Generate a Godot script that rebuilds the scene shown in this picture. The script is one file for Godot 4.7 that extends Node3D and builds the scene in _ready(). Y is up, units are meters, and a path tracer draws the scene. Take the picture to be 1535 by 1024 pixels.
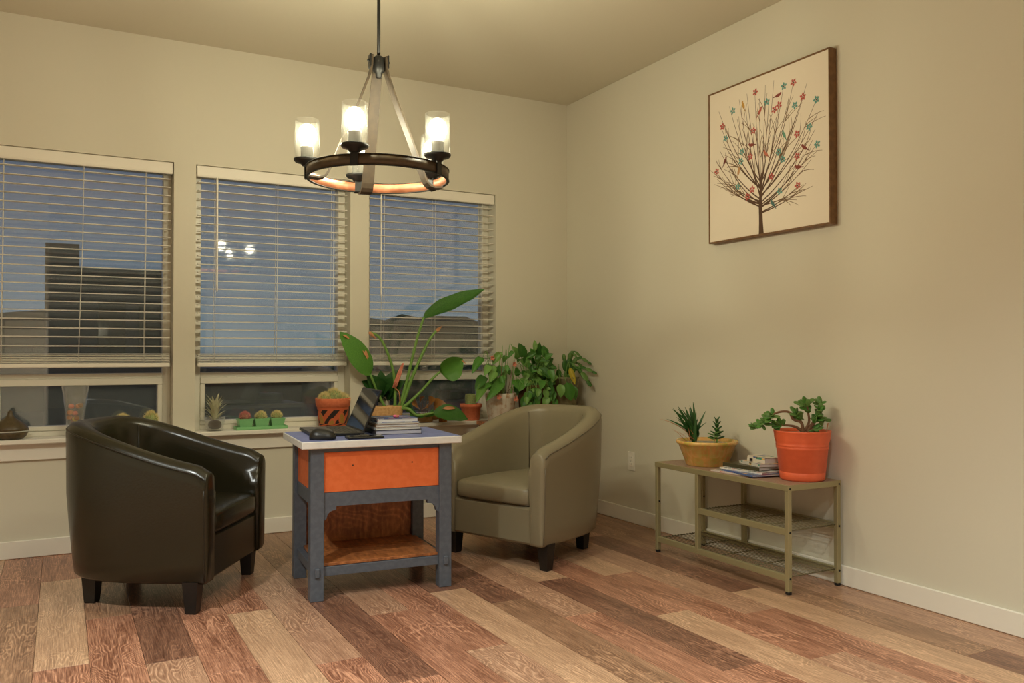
extends Node3D
# A dining corner at dusk: two tub chairs, a painted side table, plants on the sill, a metal bench and a ring chandelier.
# The room's corner (window wall meets right wall, at the floor) is the origin; x runs along the window wall, z towards the viewer.

const ROOM_H := 2.74
const LEFT_X := -5.4
const FRONT_Z := 7.0
const HALL_Z := 13.0
const SILL_Y := 0.597
const TABLE_Y := 0.664
const BENCH_Y := 0.465

var M := {}
var taken := {}
var rng := RandomNumberGenerator.new()


# ---------------------------------------------------------------- mesh building
class MB:
	var st := SurfaceTool.new()
	var smooth_id := 1

	func _init() -> void:
		st.begin(Mesh.PRIMITIVE_TRIANGLES)

	func emit(v: PackedVector3Array, idx: PackedInt32Array, smooth := true, uv := PackedVector2Array()) -> void:
		var c := Vector3.ZERO
		for p in v:
			c += p
		c /= maxf(1.0, v.size())
		var vol := 0.0
		for i in range(0, idx.size(), 3):
			vol += (v[idx[i]] - c).dot((v[idx[i + 1]] - c).cross(v[idx[i + 2]] - c))
		var flip := vol > 0.0
		smooth_id += 1
		for i in range(0, idx.size(), 3):
			for k in 3:
				var n := idx[i + ((2 - k) if flip else k)]
				st.set_smooth_group(smooth_id if smooth else -1)
				st.set_uv(uv[n] if uv.size() else Vector2.ZERO)
				st.add_vertex(v[n])

	func convex(v: PackedVector3Array, idx: PackedInt32Array) -> void:
		var c := Vector3.ZERO
		for p in v:
			c += p
		c /= v.size()
		for i in range(0, idx.size(), 3):
			var a := v[idx[i]]
			var b := v[idx[i + 1]]
			var d := v[idx[i + 2]]
			var out := (b - a).cross(d - a).dot((a + b + d) / 3.0 - c) > 0.0
			for p in ([a, d, b] if out else [a, b, d]):
				st.set_smooth_group(-1)
				st.set_uv(Vector2.ZERO)
				st.add_vertex(p)

	# box with chamfered edges
	func box(at: Vector3, size: Vector3, c := 0.002, turn := Basis()) -> void:
		var h := size / 2.0
		c = minf(c, minf(h.x, minf(h.y, h.z)) * 0.9)
		var v := PackedVector3Array()
		var id := {}
		for sx in [-1, 1]:
			for sy in [-1, 1]:
				for sz in [-1, 1]:
					id[[sx, sy, sz]] = v.size()
					v.append(at + turn * Vector3(sx * h.x, sy * (h.y - c), sz * (h.z - c)))
					v.append(at + turn * Vector3(sx * (h.x - c), sy * h.y, sz * (h.z - c)))
					v.append(at + turn * Vector3(sx * (h.x - c), sy * (h.y - c), sz * h.z))
		var t := PackedInt32Array()
		for s in [-1, 1]:
			for ax in 3:
				var q := []
				for e in [[-1, -1], [1, -1], [1, 1], [-1, 1]]:
					var k := [0, 0, 0]
					k[ax] = s
					k[(ax + 1) % 3] = e[0]
					k[(ax + 2) % 3] = e[1]
					q.append(id[k] + ax)
				t.append_array([q[0], q[1], q[2], q[0], q[2], q[3]])
		for ax in 3:
			var b := (ax + 1) % 3
			var d := (ax + 2) % 3
			for sb in [-1, 1]:
				for sd in [-1, 1]:
					var lo := [0, 0, 0]
					lo[ax] = -1
					lo[b] = sb
					lo[d] = sd
					var hi := lo.duplicate()
					hi[ax] = 1
					t.append_array([id[lo] + b, id[hi] + b, id[hi] + d, id[lo] + b, id[hi] + d, id[lo] + d])
		for k in id.values():
			t.append_array([k, k + 1, k + 2])
		convex(v, t)

	# a sheet of points, rows by columns
	func grid(rows: Array, wrap_rows := false, wrap_cols := false, cap := false, smooth := true) -> void:
		var nr := rows.size()
		var nc: int = rows[0].size()
		var v := PackedVector3Array()
		var uv := PackedVector2Array()
		var lr := nr + (1 if wrap_rows else 0)
		var lc := nc + (1 if wrap_cols else 0)
		for i in lr:
			for j in lc:
				v.append(rows[i % nr][j % nc])
				uv.append(Vector2(float(j) / (lc - 1), float(i) / (lr - 1)))
		var t := PackedInt32Array()
		for i in lr - 1:
			for j in lc - 1:
				var a := i * lc + j
				t.append_array([a, a + 1, a + lc + 1, a, a + lc + 1, a + lc])
		if cap:
			for i in [0, nr - 1]:
				var c := Vector3.ZERO
				for q in rows[i]:
					c += q
				v.append(c / nc)
				uv.append(Vector2(0.5, 0.0 if i == 0 else 1.0))
				for j in lc - 1:
					var a: int = i * lc + j
					if i == 0:
						t.append_array([v.size() - 1, a + 1, a])
					else:
						t.append_array([v.size() - 1, a, a + 1])
		emit(v, t, smooth, uv)

	func tube(pts: Array, r, sides := 8, cap := true) -> void:
		var rows := []
		var up := Vector3.UP
		for i in pts.size():
			var d: Vector3 = (pts[mini(i + 1, pts.size() - 1)] - pts[maxi(i - 1, 0)]).normalized()
			if i == 0:
				up = Vector3.UP if absf(d.y) < 0.9 else Vector3.RIGHT
			var x := up.cross(d).normalized()
			up = d.cross(x).normalized()
			var rad: float = r[i] if r is Array else r
			var row := []
			for k in sides:
				var a := TAU * k / sides
				row.append(pts[i] + (x * cos(a) + up * sin(a)) * rad)
			rows.append(row)
		grid(rows, false, true, cap)

	# profile of [radius, height] turned about an upright axis
	func lathe(prof: Array, at := Vector3.ZERO, segs := 32, closed := false, turn := Basis()) -> void:
		var rows := []
		for q in prof:
			var row := []
			for k in segs:
				var a := TAU * k / segs
				row.append(at + turn * Vector3(q[0] * cos(a), q[1], q[0] * sin(a)))
			rows.append(row)
		grid(rows, closed, true)

	# rounded cushion-like solid
	func pillow(at: Vector3, h: Vector3, e1 := 0.4, e2 := 0.4, nu := 16, nv := 32, turn := Basis(), warp := "") -> void:
		var rows := []
		for i in nu + 1:
			var a := -PI / 2 + PI * i / nu
			var row := []
			for j in nv:
				var b := TAU * j / nv
				var p := Vector3(pw(cos(a), e1) * pw(cos(b), e2), pw(sin(a), e1), pw(cos(a), e1) * pw(sin(b), e2))
				if warp == "seat":
					var crown := 1.0 + (0.22 if p.y > 0 else 0.0) * (1.0 - p.x * p.x) * (1.0 - pow(p.z, 4.0))
					p = Vector3(p.x * (1.0 - 0.28 * pow(clampf(-p.z, 0.0, 1.0), 2.0)), p.y * crown, p.z)
				elif warp == "mouse":
					p = Vector3(p.x * (1.0 - 0.12 * p.y), maxf(p.y, -0.2) * (1.0 - 0.25 * p.z), p.z)
				row.append(at + turn * (p * h))
			rows.append(row)
		grid(rows, false, true)

	func pw(c: float, e: float) -> float:
		return signf(c) * pow(absf(c), e)

	# outline in x and y, given a thickness along z
	func prism(poly: PackedVector2Array, z0: float, z1: float, at := Vector3.ZERO, turn := Basis()) -> void:
		var v := PackedVector3Array()
		var n := poly.size()
		for q in poly:
			v.append(at + turn * Vector3(q.x, q.y, z0))
		for q in poly:
			v.append(at + turn * Vector3(q.x, q.y, z1))
		var t := PackedInt32Array()
		var tri := Geometry2D.triangulate_polygon(poly)
		var ccw := not Geometry2D.is_polygon_clockwise(poly)
		for i in range(0, tri.size(), 3):
			var a := poly[tri[i]]
			var same := ((poly[tri[i + 1]] - a).cross(poly[tri[i + 2]] - a) > 0.0) == ccw
			var q := [tri[i], tri[i + 1], tri[i + 2]] if same else [tri[i], tri[i + 2], tri[i + 1]]
			t.append_array([q[0], q[2], q[1], q[0] + n, q[1] + n, q[2] + n])
		for i in n:
			var j := (i + 1) % n
			t.append_array([i, j, j + n, i, j + n, i + n])
		emit(v, t, false)

	# flat bar swept along a path, its width kept along one direction
	func bar(pts: Array, wide: Vector3, w0: float, w1: float, thick: float) -> void:
		var rows := []
		for i in pts.size():
			var d: Vector3 = (pts[mini(i + 1, pts.size() - 1)] - pts[maxi(i - 1, 0)]).normalized()
			var n := d.cross(wide).normalized() * thick / 2.0
			var s := wide * lerpf(w0, w1, minf(1.0, i / 5.0)) / 2.0
			rows.append([pts[i] + s + n, pts[i] - s + n, pts[i] - s - n, pts[i] + s - n])
		grid(rows, false, true, true, false)

	func cone(a: Vector3, b: Vector3, r: float) -> void:
		var d := (b - a).normalized()
		var x := (Vector3.UP if absf(d.y) < 0.9 else Vector3.RIGHT).cross(d).normalized() * r
		var y := d.cross(x)
		var v := PackedVector3Array([a + x, a - x * 0.5 + y * 0.87, a - x * 0.5 - y * 0.87, b])
		convex(v, PackedInt32Array([0, 1, 2, 0, 1, 3, 1, 2, 3, 2, 0, 3]))

	func quad(a: Vector3, b: Vector3, c: Vector3, d: Vector3) -> void:
		var uv := [Vector2(0, 0), Vector2(1, 0), Vector2(1, 1), Vector2(0, 1)]
		var v := [a, b, c, d]
		for k in [0, 1, 2, 0, 2, 3]:
			st.set_smooth_group(-1)
			st.set_uv(uv[k])
			st.add_vertex(v[k])

	func mesh() -> ArrayMesh:
		st.generate_normals()
		st.index()
		return st.commit()


func V(x: float, y: float, z: float) -> Vector3:
	return Vector3(x, y, z)


# ---------------------------------------------------------------- objects
func numbered(called: String) -> String:
	taken[called] = taken.get(called, -1) + 1
	return called if taken[called] == 0 else "%s_%03d" % [called, taken[called]]


func meta(o: Node, label := "", category := "", group := "", kind := "") -> void:
	if label:
		o.set_meta("label", label)
	if category:
		o.set_meta("category", category)
	if group:
		o.set_meta("group", group)
	if kind:
		o.set_meta("kind", kind)


func thing(called: String, label: String, category: String, at := Vector3.ZERO, turn := 0.0, group := "") -> Node3D:
	var o := Node3D.new()
	o.name = numbered(called)
	add_child(o)
	o.position = at
	o.rotation.y = turn
	meta(o, label, category, group)
	return o


func part(called: String, m, mat: Material, parent: Node, xf := Transform3D()) -> MeshInstance3D:
	var o := MeshInstance3D.new()
	o.mesh = m.mesh() if m is MB else m
	o.material_override = mat
	o.cast_shadow = GeometryInstance3D.SHADOW_CASTING_SETTING_ON
	if parent == self:
		o.name = numbered(called)
		add_child(o)
	else:
		o.name = called
		parent.add_child(o, true)
	o.transform = xf
	return o


func structure(called: String, m, mat: Material, parent: Node = self) -> MeshInstance3D:
	var o := part(called, m, mat, parent)
	if parent == self:
		meta(o, "", "", "", "structure")
	return o


func boxes(list: Array, c := 0.0015) -> MB:
	var m := MB.new()
	for b in list:
		m.box((b[0] + b[1]) / 2.0, (b[1] - b[0]).abs(), c)
	return m


# ---------------------------------------------------------------- materials
func rgb(r: int, g: int, b: int) -> Color:
	return Color8(r, g, b)


func mat(called: String, c: Color, rough := 0.6, spec := 0.5, metal := 0.0) -> StandardMaterial3D:
	var m := StandardMaterial3D.new()
	m.resource_name = called
	m.albedo_color = c
	m.roughness = rough
	m.metallic_specular = spec
	m.metallic = metal
	M[called] = m
	return m


func noise(seed_: int, freq: float, kind := FastNoiseLite.TYPE_SIMPLEX_SMOOTH, octaves := 3) -> FastNoiseLite:
	var n := FastNoiseLite.new()
	n.seed = seed_
	n.frequency = freq
	n.noise_type = kind
	n.fractal_octaves = octaves
	return n


func ramp(stops: Array) -> Gradient:
	var g := Gradient.new()
	var off := PackedFloat32Array()
	var col := PackedColorArray()
	for s in stops:
		off.append(s[0])
		col.append(s[1])
	g.offsets = off
	g.colors = col
	return g


func noise_tex(n: FastNoiseLite, stops: Array, size := 256) -> NoiseTexture2D:
	var t := NoiseTexture2D.new()
	t.noise = n
	t.width = size
	t.height = size
	t.seamless = true
	if stops.size():
		t.color_ramp = ramp(stops)
	return t


func mottled(called: String, stops: Array, freq: float, scale: float, rough := 0.6, seed_ := 1, octaves := 4) -> StandardMaterial3D:
	var m := mat(called, Color.WHITE, rough)
	m.albedo_texture = noise_tex(noise(seed_, freq, FastNoiseLite.TYPE_SIMPLEX_SMOOTH, octaves), stops)
	m.uv1_triplanar = true
	m.uv1_scale = Vector3.ONE * scale
	return m


func relief(m: StandardMaterial3D, n: FastNoiseLite, depth: float, scale: float) -> void:
	m.heightmap_enabled = true
	m.heightmap_texture = noise_tex(n, [])
	m.heightmap_scale = depth
	m.uv1_triplanar = true
	m.uv1_scale = Vector3.ONE * scale


func leafy(called: String, c: Color, c2: Color, seed_: int) -> StandardMaterial3D:
	var m := mottled(called, [[0.3, c], [0.7, c2]], 0.03, 6.0, 0.45, seed_)
	m.backlight_enabled = true
	m.backlight = Color(0.18, 0.26, 0.06)
	return m


func grain_image(seed_: int, dark: Color, light: Color, swirl: float) -> ImageTexture:
	var w := 176
	var h := 1024
	var n := noise(seed_, 0.01, FastNoiseLite.TYPE_SIMPLEX_SMOOTH, 3)
	var f := noise(seed_ + 50, 0.02, FastNoiseLite.TYPE_SIMPLEX_SMOOTH, 2)
	var data := PackedByteArray()
	data.resize(w * h * 3)
	var at := 0
	for y in h:
		var mid := 0.5 + 0.5 * n.get_noise_2d(700.0, y * 0.35)
		var show := clampf(0.5 + 1.6 * n.get_noise_2d(-900.0, y * 0.3), 0.05, 1.0) * swirl
		for x in w:
			var fx := float(x) / w
			var d := fx - mid
			var warp := n.get_noise_2d(x * 1.1, y * 0.13)
			var r := d * d * 2.2 + y * 0.001 + warp * 0.42
			var ring := sin(r * 50.0)
			var fibre := f.get_noise_2d(x * 9.0, y * 0.35)
			var pore := f.get_noise_2d(x * 26.0 + 400.0, y * 1.6)
			var m := 0.5 + 0.5 * fibre + 0.26 * pore + 0.3 * warp + 0.2 * ring * show
			if ring > 0.55:
				m += (ring - 0.55) * 0.9 * show
			m = clampf(m, 0.0, 1.15)
			var c := dark.lerp(light, m)
			data[at] = int(clampf(c.r, 0, 1) * 255)
			data[at + 1] = int(clampf(c.g, 0, 1) * 255)
			data[at + 2] = int(clampf(c.b, 0, 1) * 255)
			at += 3
	return ImageTexture.create_from_image(Image.create_from_data(w, h, false, Image.FORMAT_RGB8, data))


func materials() -> void:
	var orange_peel := noise(4, 0.05, FastNoiseLite.TYPE_SIMPLEX_SMOOTH, 2)
	var w := mat("wall_paint", rgb(217, 212, 194), 0.75, 0.35)
	relief(w, orange_peel, 0.012, 4.0)
	var c := mat("ceiling_paint", rgb(208, 201, 180), 0.85, 0.3)
	relief(c, orange_peel, 0.015, 4.0)
	mat("trim_paint", rgb(236, 231, 219), 0.45)
	mat("window_vinyl", rgb(232, 227, 212), 0.4)
	mat("blind_white", rgb(240, 235, 222), 0.4)
	mat("cord_white", rgb(240, 236, 225), 0.8)
	var g := mat("window_glass", Color(0.92, 0.97, 0.96, 0.03), 0.01)
	g.transparency = BaseMaterial3D.TRANSPARENCY_ALPHA
	mat("subfloor", rgb(52, 40, 32), 0.9)
	# floor boards: five tones, with different figure in each
	var tones := {
		"L": [rgb(158, 122, 95), rgb(218, 178, 143), 0.7], "T": [rgb(138, 100, 78), rgb(206, 164, 134), 0.9], "R": [rgb(112, 70, 52), rgb(208, 154, 124), 0.75],
		"D": [rgb(86, 56, 44), rgb(162, 118, 94), 1.0], "G": [rgb(112, 80, 60), rgb(186, 145, 114), 0.9],
	}
	var s := 11
	for k in tones:
		for n in 2:
			s += 3
			var m := mat("board_%s%d" % [k, n], Color.WHITE, 0.34)
			m.albedo_texture = grain_image(s, tones[k][0], tones[k][1], tones[k][2])
	# chairs
	for q in [["dark_leather", rgb(35, 31, 17), 0.25], ["taupe_leather", rgb(134, 125, 101), 0.36]]:
		var l := mat(q[0], q[1], q[2])
		relief(l, noise(9, 0.06, FastNoiseLite.TYPE_CELLULAR, 2), 0.02, 7.0)
	mat("dark_welt", rgb(36, 31, 20), 0.35)
	mat("taupe_welt", rgb(106, 97, 78), 0.45)
	mat("black_wood", rgb(22, 19, 17), 0.4)
	# side table
	mottled("blue_paint", [[0.3, rgb(122, 131, 184)], [0.7, rgb(134, 143, 194)]], 0.02, 3.0, 0.38, 21)
	mottled("edge_paint", [[0.3, rgb(226, 226, 222)], [0.7, rgb(234, 233, 228)]], 0.03, 3.0, 0.45, 22)
	mottled("slate_paint", [[0.3, rgb(84, 90, 100)], [0.7, rgb(92, 98, 108)]], 0.03, 4.0, 0.5, 23)
	mottled("orange_paint", [[0.3, rgb(226, 108, 52)], [0.7, rgb(232, 116, 60)]], 0.02, 4.0, 0.5, 24)
	var tw := mat("cherry_wood", Color.WHITE, 0.32)
	tw.albedo_texture = grain_image(71, rgb(120, 70, 38), rgb(196, 124, 72), 0.6)
	tw.uv1_triplanar = true
	tw.uv1_scale = V(1.1, 1.1, 1.1)
	mat("screw_dark", rgb(40, 32, 28), 0.5)
	# things
	mat("black_plastic", rgb(30, 29, 27), 0.35)
	mat("key_grey", rgb(70, 68, 62), 0.5)
	mat("laptop_grey", rgb(96, 90, 78), 0.35, 0.5, 0.3)
	mat("screen_black", rgb(14, 14, 16), 0.06)
	mat("paper", rgb(232, 230, 226), 0.8)
	mat("paper_grey", rgb(196, 196, 206), 0.8)
	mat("cover_navy", rgb(44, 58, 108), 0.35)
	mat("cover_charcoal", rgb(54, 52, 56), 0.4)
	mat("cover_brown", rgb(128, 92, 62), 0.5)
	mat("cover_white", rgb(222, 220, 214), 0.35)
	mat("pink_plastic", rgb(240, 110, 150), 0.5)
	mat("bench_metal", rgb(164, 154, 116), 0.38, 0.5, 0.35)
	mat("bench_wire", rgb(120, 112, 82), 0.4, 0.5, 0.4)
	mottled("bench_board", [[0.3, rgb(150, 122, 102)], [0.7, rgb(164, 136, 114)]], 0.05, 5.0, 0.5, 31)
	mat("rubber", rgb(24, 24, 22), 0.7)
	mottled("red_plastic", [[0.3, rgb(232, 104, 64)], [0.7, rgb(240, 112, 70)]], 0.02, 4.0, 0.4, 33)
	mottled("marbled_glaze", [[0.2, rgb(232, 172, 104)], [0.42, rgb(240, 206, 132)], [0.55, rgb(230, 170, 96)], [0.68, rgb(188, 184, 88)], [0.85, rgb(216, 142, 82)]], 0.012, 2.6, 0.25, 35)
	mottled("terracotta", [[0.3, rgb(214, 112, 74)], [0.7, rgb(226, 126, 86)]], 0.03, 6.0, 0.8, 36)
	mottled("soil", [[0.3, rgb(58, 46, 34)], [0.7, rgb(110, 92, 66)]], 0.08, 12.0, 0.95, 37)
	mottled("pebbles", [[0.3, rgb(150, 146, 130)], [0.7, rgb(220, 214, 196)]], 0.1, 14.0, 0.9, 38)
	mat("green_plastic", rgb(132, 194, 132), 0.4)
	mottled("tan_clay", [[0.3, rgb(204, 154, 100)], [0.7, rgb(222, 178, 124)]], 0.03, 6.0, 0.75, 39)
	mat("white_ceramic", rgb(232, 226, 214), 0.3)
	mottled("stained_ceramic", [[0.25, rgb(178, 140, 100)], [0.45, rgb(222, 214, 200)], [0.8, rgb(232, 228, 216)]], 0.015, 5.0, 0.55, 40)
	mottled("mossy_clay", [[0.25, rgb(70, 46, 28)], [0.5, rgb(120, 80, 44)], [0.75, rgb(96, 92, 44)]], 0.05, 8.0, 0.9, 41)
	mottled("sage_clay", [[0.3, rgb(128, 124, 92)], [0.7, rgb(146, 142, 108)]], 0.03, 6.0, 0.6, 42)
	leafy("leaf_bird", rgb(74, 128, 44), rgb(96, 150, 58), 43)
	leafy("leaf_bird_dark", rgb(50, 98, 36), rgb(70, 120, 44), 44)
	leafy("leaf_vine", rgb(62, 118, 40), rgb(92, 146, 58), 45)
	leafy("leaf_vine_pale", rgb(98, 146, 66), rgb(128, 168, 86), 46)
	leafy("leaf_deep", rgb(36, 78, 34), rgb(54, 100, 40), 47)
	leafy("leaf_jade", rgb(76, 118, 52), rgb(112, 146, 74), 48)
	leafy("leaf_yellow", rgb(206, 176, 60), rgb(186, 178, 70), 49)
	leafy("leaf_bronze", rgb(170, 100, 46), rgb(128, 104, 48), 50)
	leafy("leaf_silver", rgb(190, 188, 152), rgb(222, 216, 184), 51)
	leafy("leaf_dry", rgb(196, 130, 84), rgb(222, 164, 116), 52)
	leafy("petal_coral", rgb(222, 146, 118), rgb(206, 112, 92), 53)
	mat("stem_green", rgb(122, 164, 80), 0.45)
	mat("stem_brown", rgb(124, 88, 62), 0.7)
	mottled("cactus_green", [[0.3, rgb(134, 146, 88)], [0.7, rgb(160, 170, 112)]], 0.04, 10.0, 0.7, 54)
	mottled("cactus_red", [[0.3, rgb(168, 104, 92)], [0.7, rgb(140, 116, 86)]], 0.05, 10.0, 0.7, 55)
	mat("spine_cream", rgb(236, 220, 160), 0.6)
	mat("spine_pink", rgb(214, 140, 130), 0.6)
	mottled("diffuser_wood", [[0.3, rgb(74, 62, 40)], [0.7, rgb(92, 78, 52)]], 0.02, 6.0, 0.4, 56)
	mat("diffuser_band", rgb(190, 190, 180), 0.3)
	mat("amber_jar", rgb(190, 120, 50), 0.15)
	var cg := mat("clear_glass", Color(0.96, 0.97, 0.94, 0.06), 0.03)
	cg.transparency = BaseMaterial3D.TRANSPARENCY_ALPHA
	# chandelier
	mat("dark_iron", rgb(44, 44, 42), 0.45, 0.5, 0.5)
	mottled("wood_tone", [[0.3, rgb(76, 62, 44)], [0.7, rgb(92, 76, 54)]], 0.02, 5.0, 0.45, 57)
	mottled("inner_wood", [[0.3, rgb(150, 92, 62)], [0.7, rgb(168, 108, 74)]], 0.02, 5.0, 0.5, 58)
	mat("socket_grey", rgb(92, 90, 82), 0.5)
	mottled("strap_wood", [[0.3, rgb(54, 44, 31)], [0.7, rgb(66, 54, 38)]], 0.02, 5.0, 0.65, 59)
	var sg := mat("seeded_glass", Color(0.96, 0.98, 0.94, 0.007), 0.02)
	sg.transparency = BaseMaterial3D.TRANSPARENCY_ALPHA
	relief(sg, noise(61, 0.12, FastNoiseLite.TYPE_CELLULAR, 1), 0.03, 10.0)
	var b := mat("bulb_glow", rgb(255, 250, 240), 0.4)
	b.emission_enabled = true
	b.emission = Color(1.0, 0.97, 0.9)
	b.emission_energy_multiplier = 5.0
	var d := mat("unseen_downlight_glow", rgb(255, 252, 246), 0.5)
	d.emission_enabled = true
	d.emission = Color(0.98, 1.0, 0.97)
	d.emission_energy_multiplier = 4.0
	# picture and outdoors
	mottled("frame_walnut", [[0.3, rgb(112, 78, 44)], [0.7, rgb(128, 92, 54)]], 0.02, 4.0, 0.45, 62)
	mat("canvas_side", rgb(214, 202, 176), 0.8)
	mottled("night_ground", [[0.3, rgb(40, 44, 36)], [0.7, rgb(58, 60, 48)]], 0.02, 0.3, 0.95, 63)
	mottled("hedge_leaf", [[0.3, rgb(28, 40, 26)], [0.7, rgb(44, 58, 34)]], 0.06, 1.0, 0.95, 64)
	mat("stucco_grey", rgb(86, 84, 78), 0.9)
	mat("roof_dark", rgb(46, 46, 50), 0.9)
	mat("door_paint", rgb(232, 230, 224), 0.45)
	mat("sideboard_wood", rgb(72, 48, 32), 0.5)
	mat("knob_steel", rgb(150, 148, 142), 0.3, 0.5, 0.9)


# ---------------------------------------------------------------- the scene
func _ready() -> void:
	rng.seed = 20
	var cam := Camera3D.new()
	cam.name = "camera"
	add_child(cam)
	cam.position = V(-3.0627, 1.0236, 4.8704)
	cam.rotation_degrees = V(0.867, -28.39, 0.0)
	cam.fov = 44.52
	cam.current = true
	var env := Environment.new()
	env.background_mode = Environment.BG_SKY
	var sky := Sky.new()
	var dusk := ProceduralSkyMaterial.new()
	dusk.sky_top_color = rgb(56, 64, 100)
	dusk.sky_horizon_color = rgb(118, 138, 148)
	dusk.sky_curve = 0.12
	dusk.ground_bottom_color = rgb(30, 34, 40)
	dusk.ground_horizon_color = rgb(52, 62, 74)
	dusk.sky_energy_multiplier = 1.0
	sky.sky_material = dusk
	env.sky = sky
	env.tonemap_mode = Environment.TONE_MAPPER_LINEAR
	env.tonemap_exposure = 1.0
	env.sdfgi_enabled = true
	env.ssao_enabled = true
	env.ssil_enabled = true
	var we := WorldEnvironment.new()
	we.name = "environment"
	we.environment = env
	add_child(we)

	materials()
	downlights()
	room()
	windows()
	outdoors()
	tub_chair("dark leather tub chair turned away, its back to the left window", "dark", V(-2.653, 0, 0.977), deg_to_rad(58.7))
	tub_chair("taupe leather tub chair facing the table, in front of the corner plants", "taupe", V(-0.918, 0, 1.093), deg_to_rad(-68.0))
	side_table()
	bench()
	chandelier()
	picture()
	outlet()
	on_the_table()
	on_the_bench()
	on_the_sill()
	bird_of_paradise()
	corner_plants()


func downlights() -> void:
	var spots := [V(-2.0, ROOM_H, 3.9), V(-1.865, ROOM_H, 5.0), V(-3.8, ROOM_H, 3.0)]  # unseen lamps out of view, placed to light the floor and lower walls
	for i in spots.size():
		var t := thing("unseen_downlight", ["unseen ceiling downlight out of view, nearer the windows", "unseen ceiling downlight out of view, nearer the hall opening", "unseen ceiling downlight out of view, over the left side of the room"][i], "ceiling light", spots[i], 0.0, "unseen ceiling lamps out of view")
		var m := MB.new()
		m.lathe([[0.075, -0.004], [0.1, -0.004], [0.102, 0.0], [0.075, 0.0]], Vector3.ZERO, 32, true)
		part("trim_ring", m, M.trim_paint, t)
		m = MB.new()
		m.lathe([[0.0, -0.002], [0.074, -0.002], [0.074, 0.0], [0.0, 0.0]], Vector3.ZERO, 32)
		part("light_lens", m, M.unseen_downlight_glow, t)
		var l := SpotLight3D.new()
		l.name = "unseen_downlight_lamp"
		l.light_color = Color(0.98, 1.0, 0.97)
		l.light_energy = [4.7, 7.5, 11.0][i]
		l.light_size = 0.07
		l.spot_angle = 64.0
		l.spot_angle_attenuation = 0.8
		l.spot_range = 14.0
		l.spot_attenuation = 2.0
		l.shadow_enabled = true
		t.add_child(l)
		l.position.y = -0.012
		l.rotation.x = -PI / 2


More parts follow.
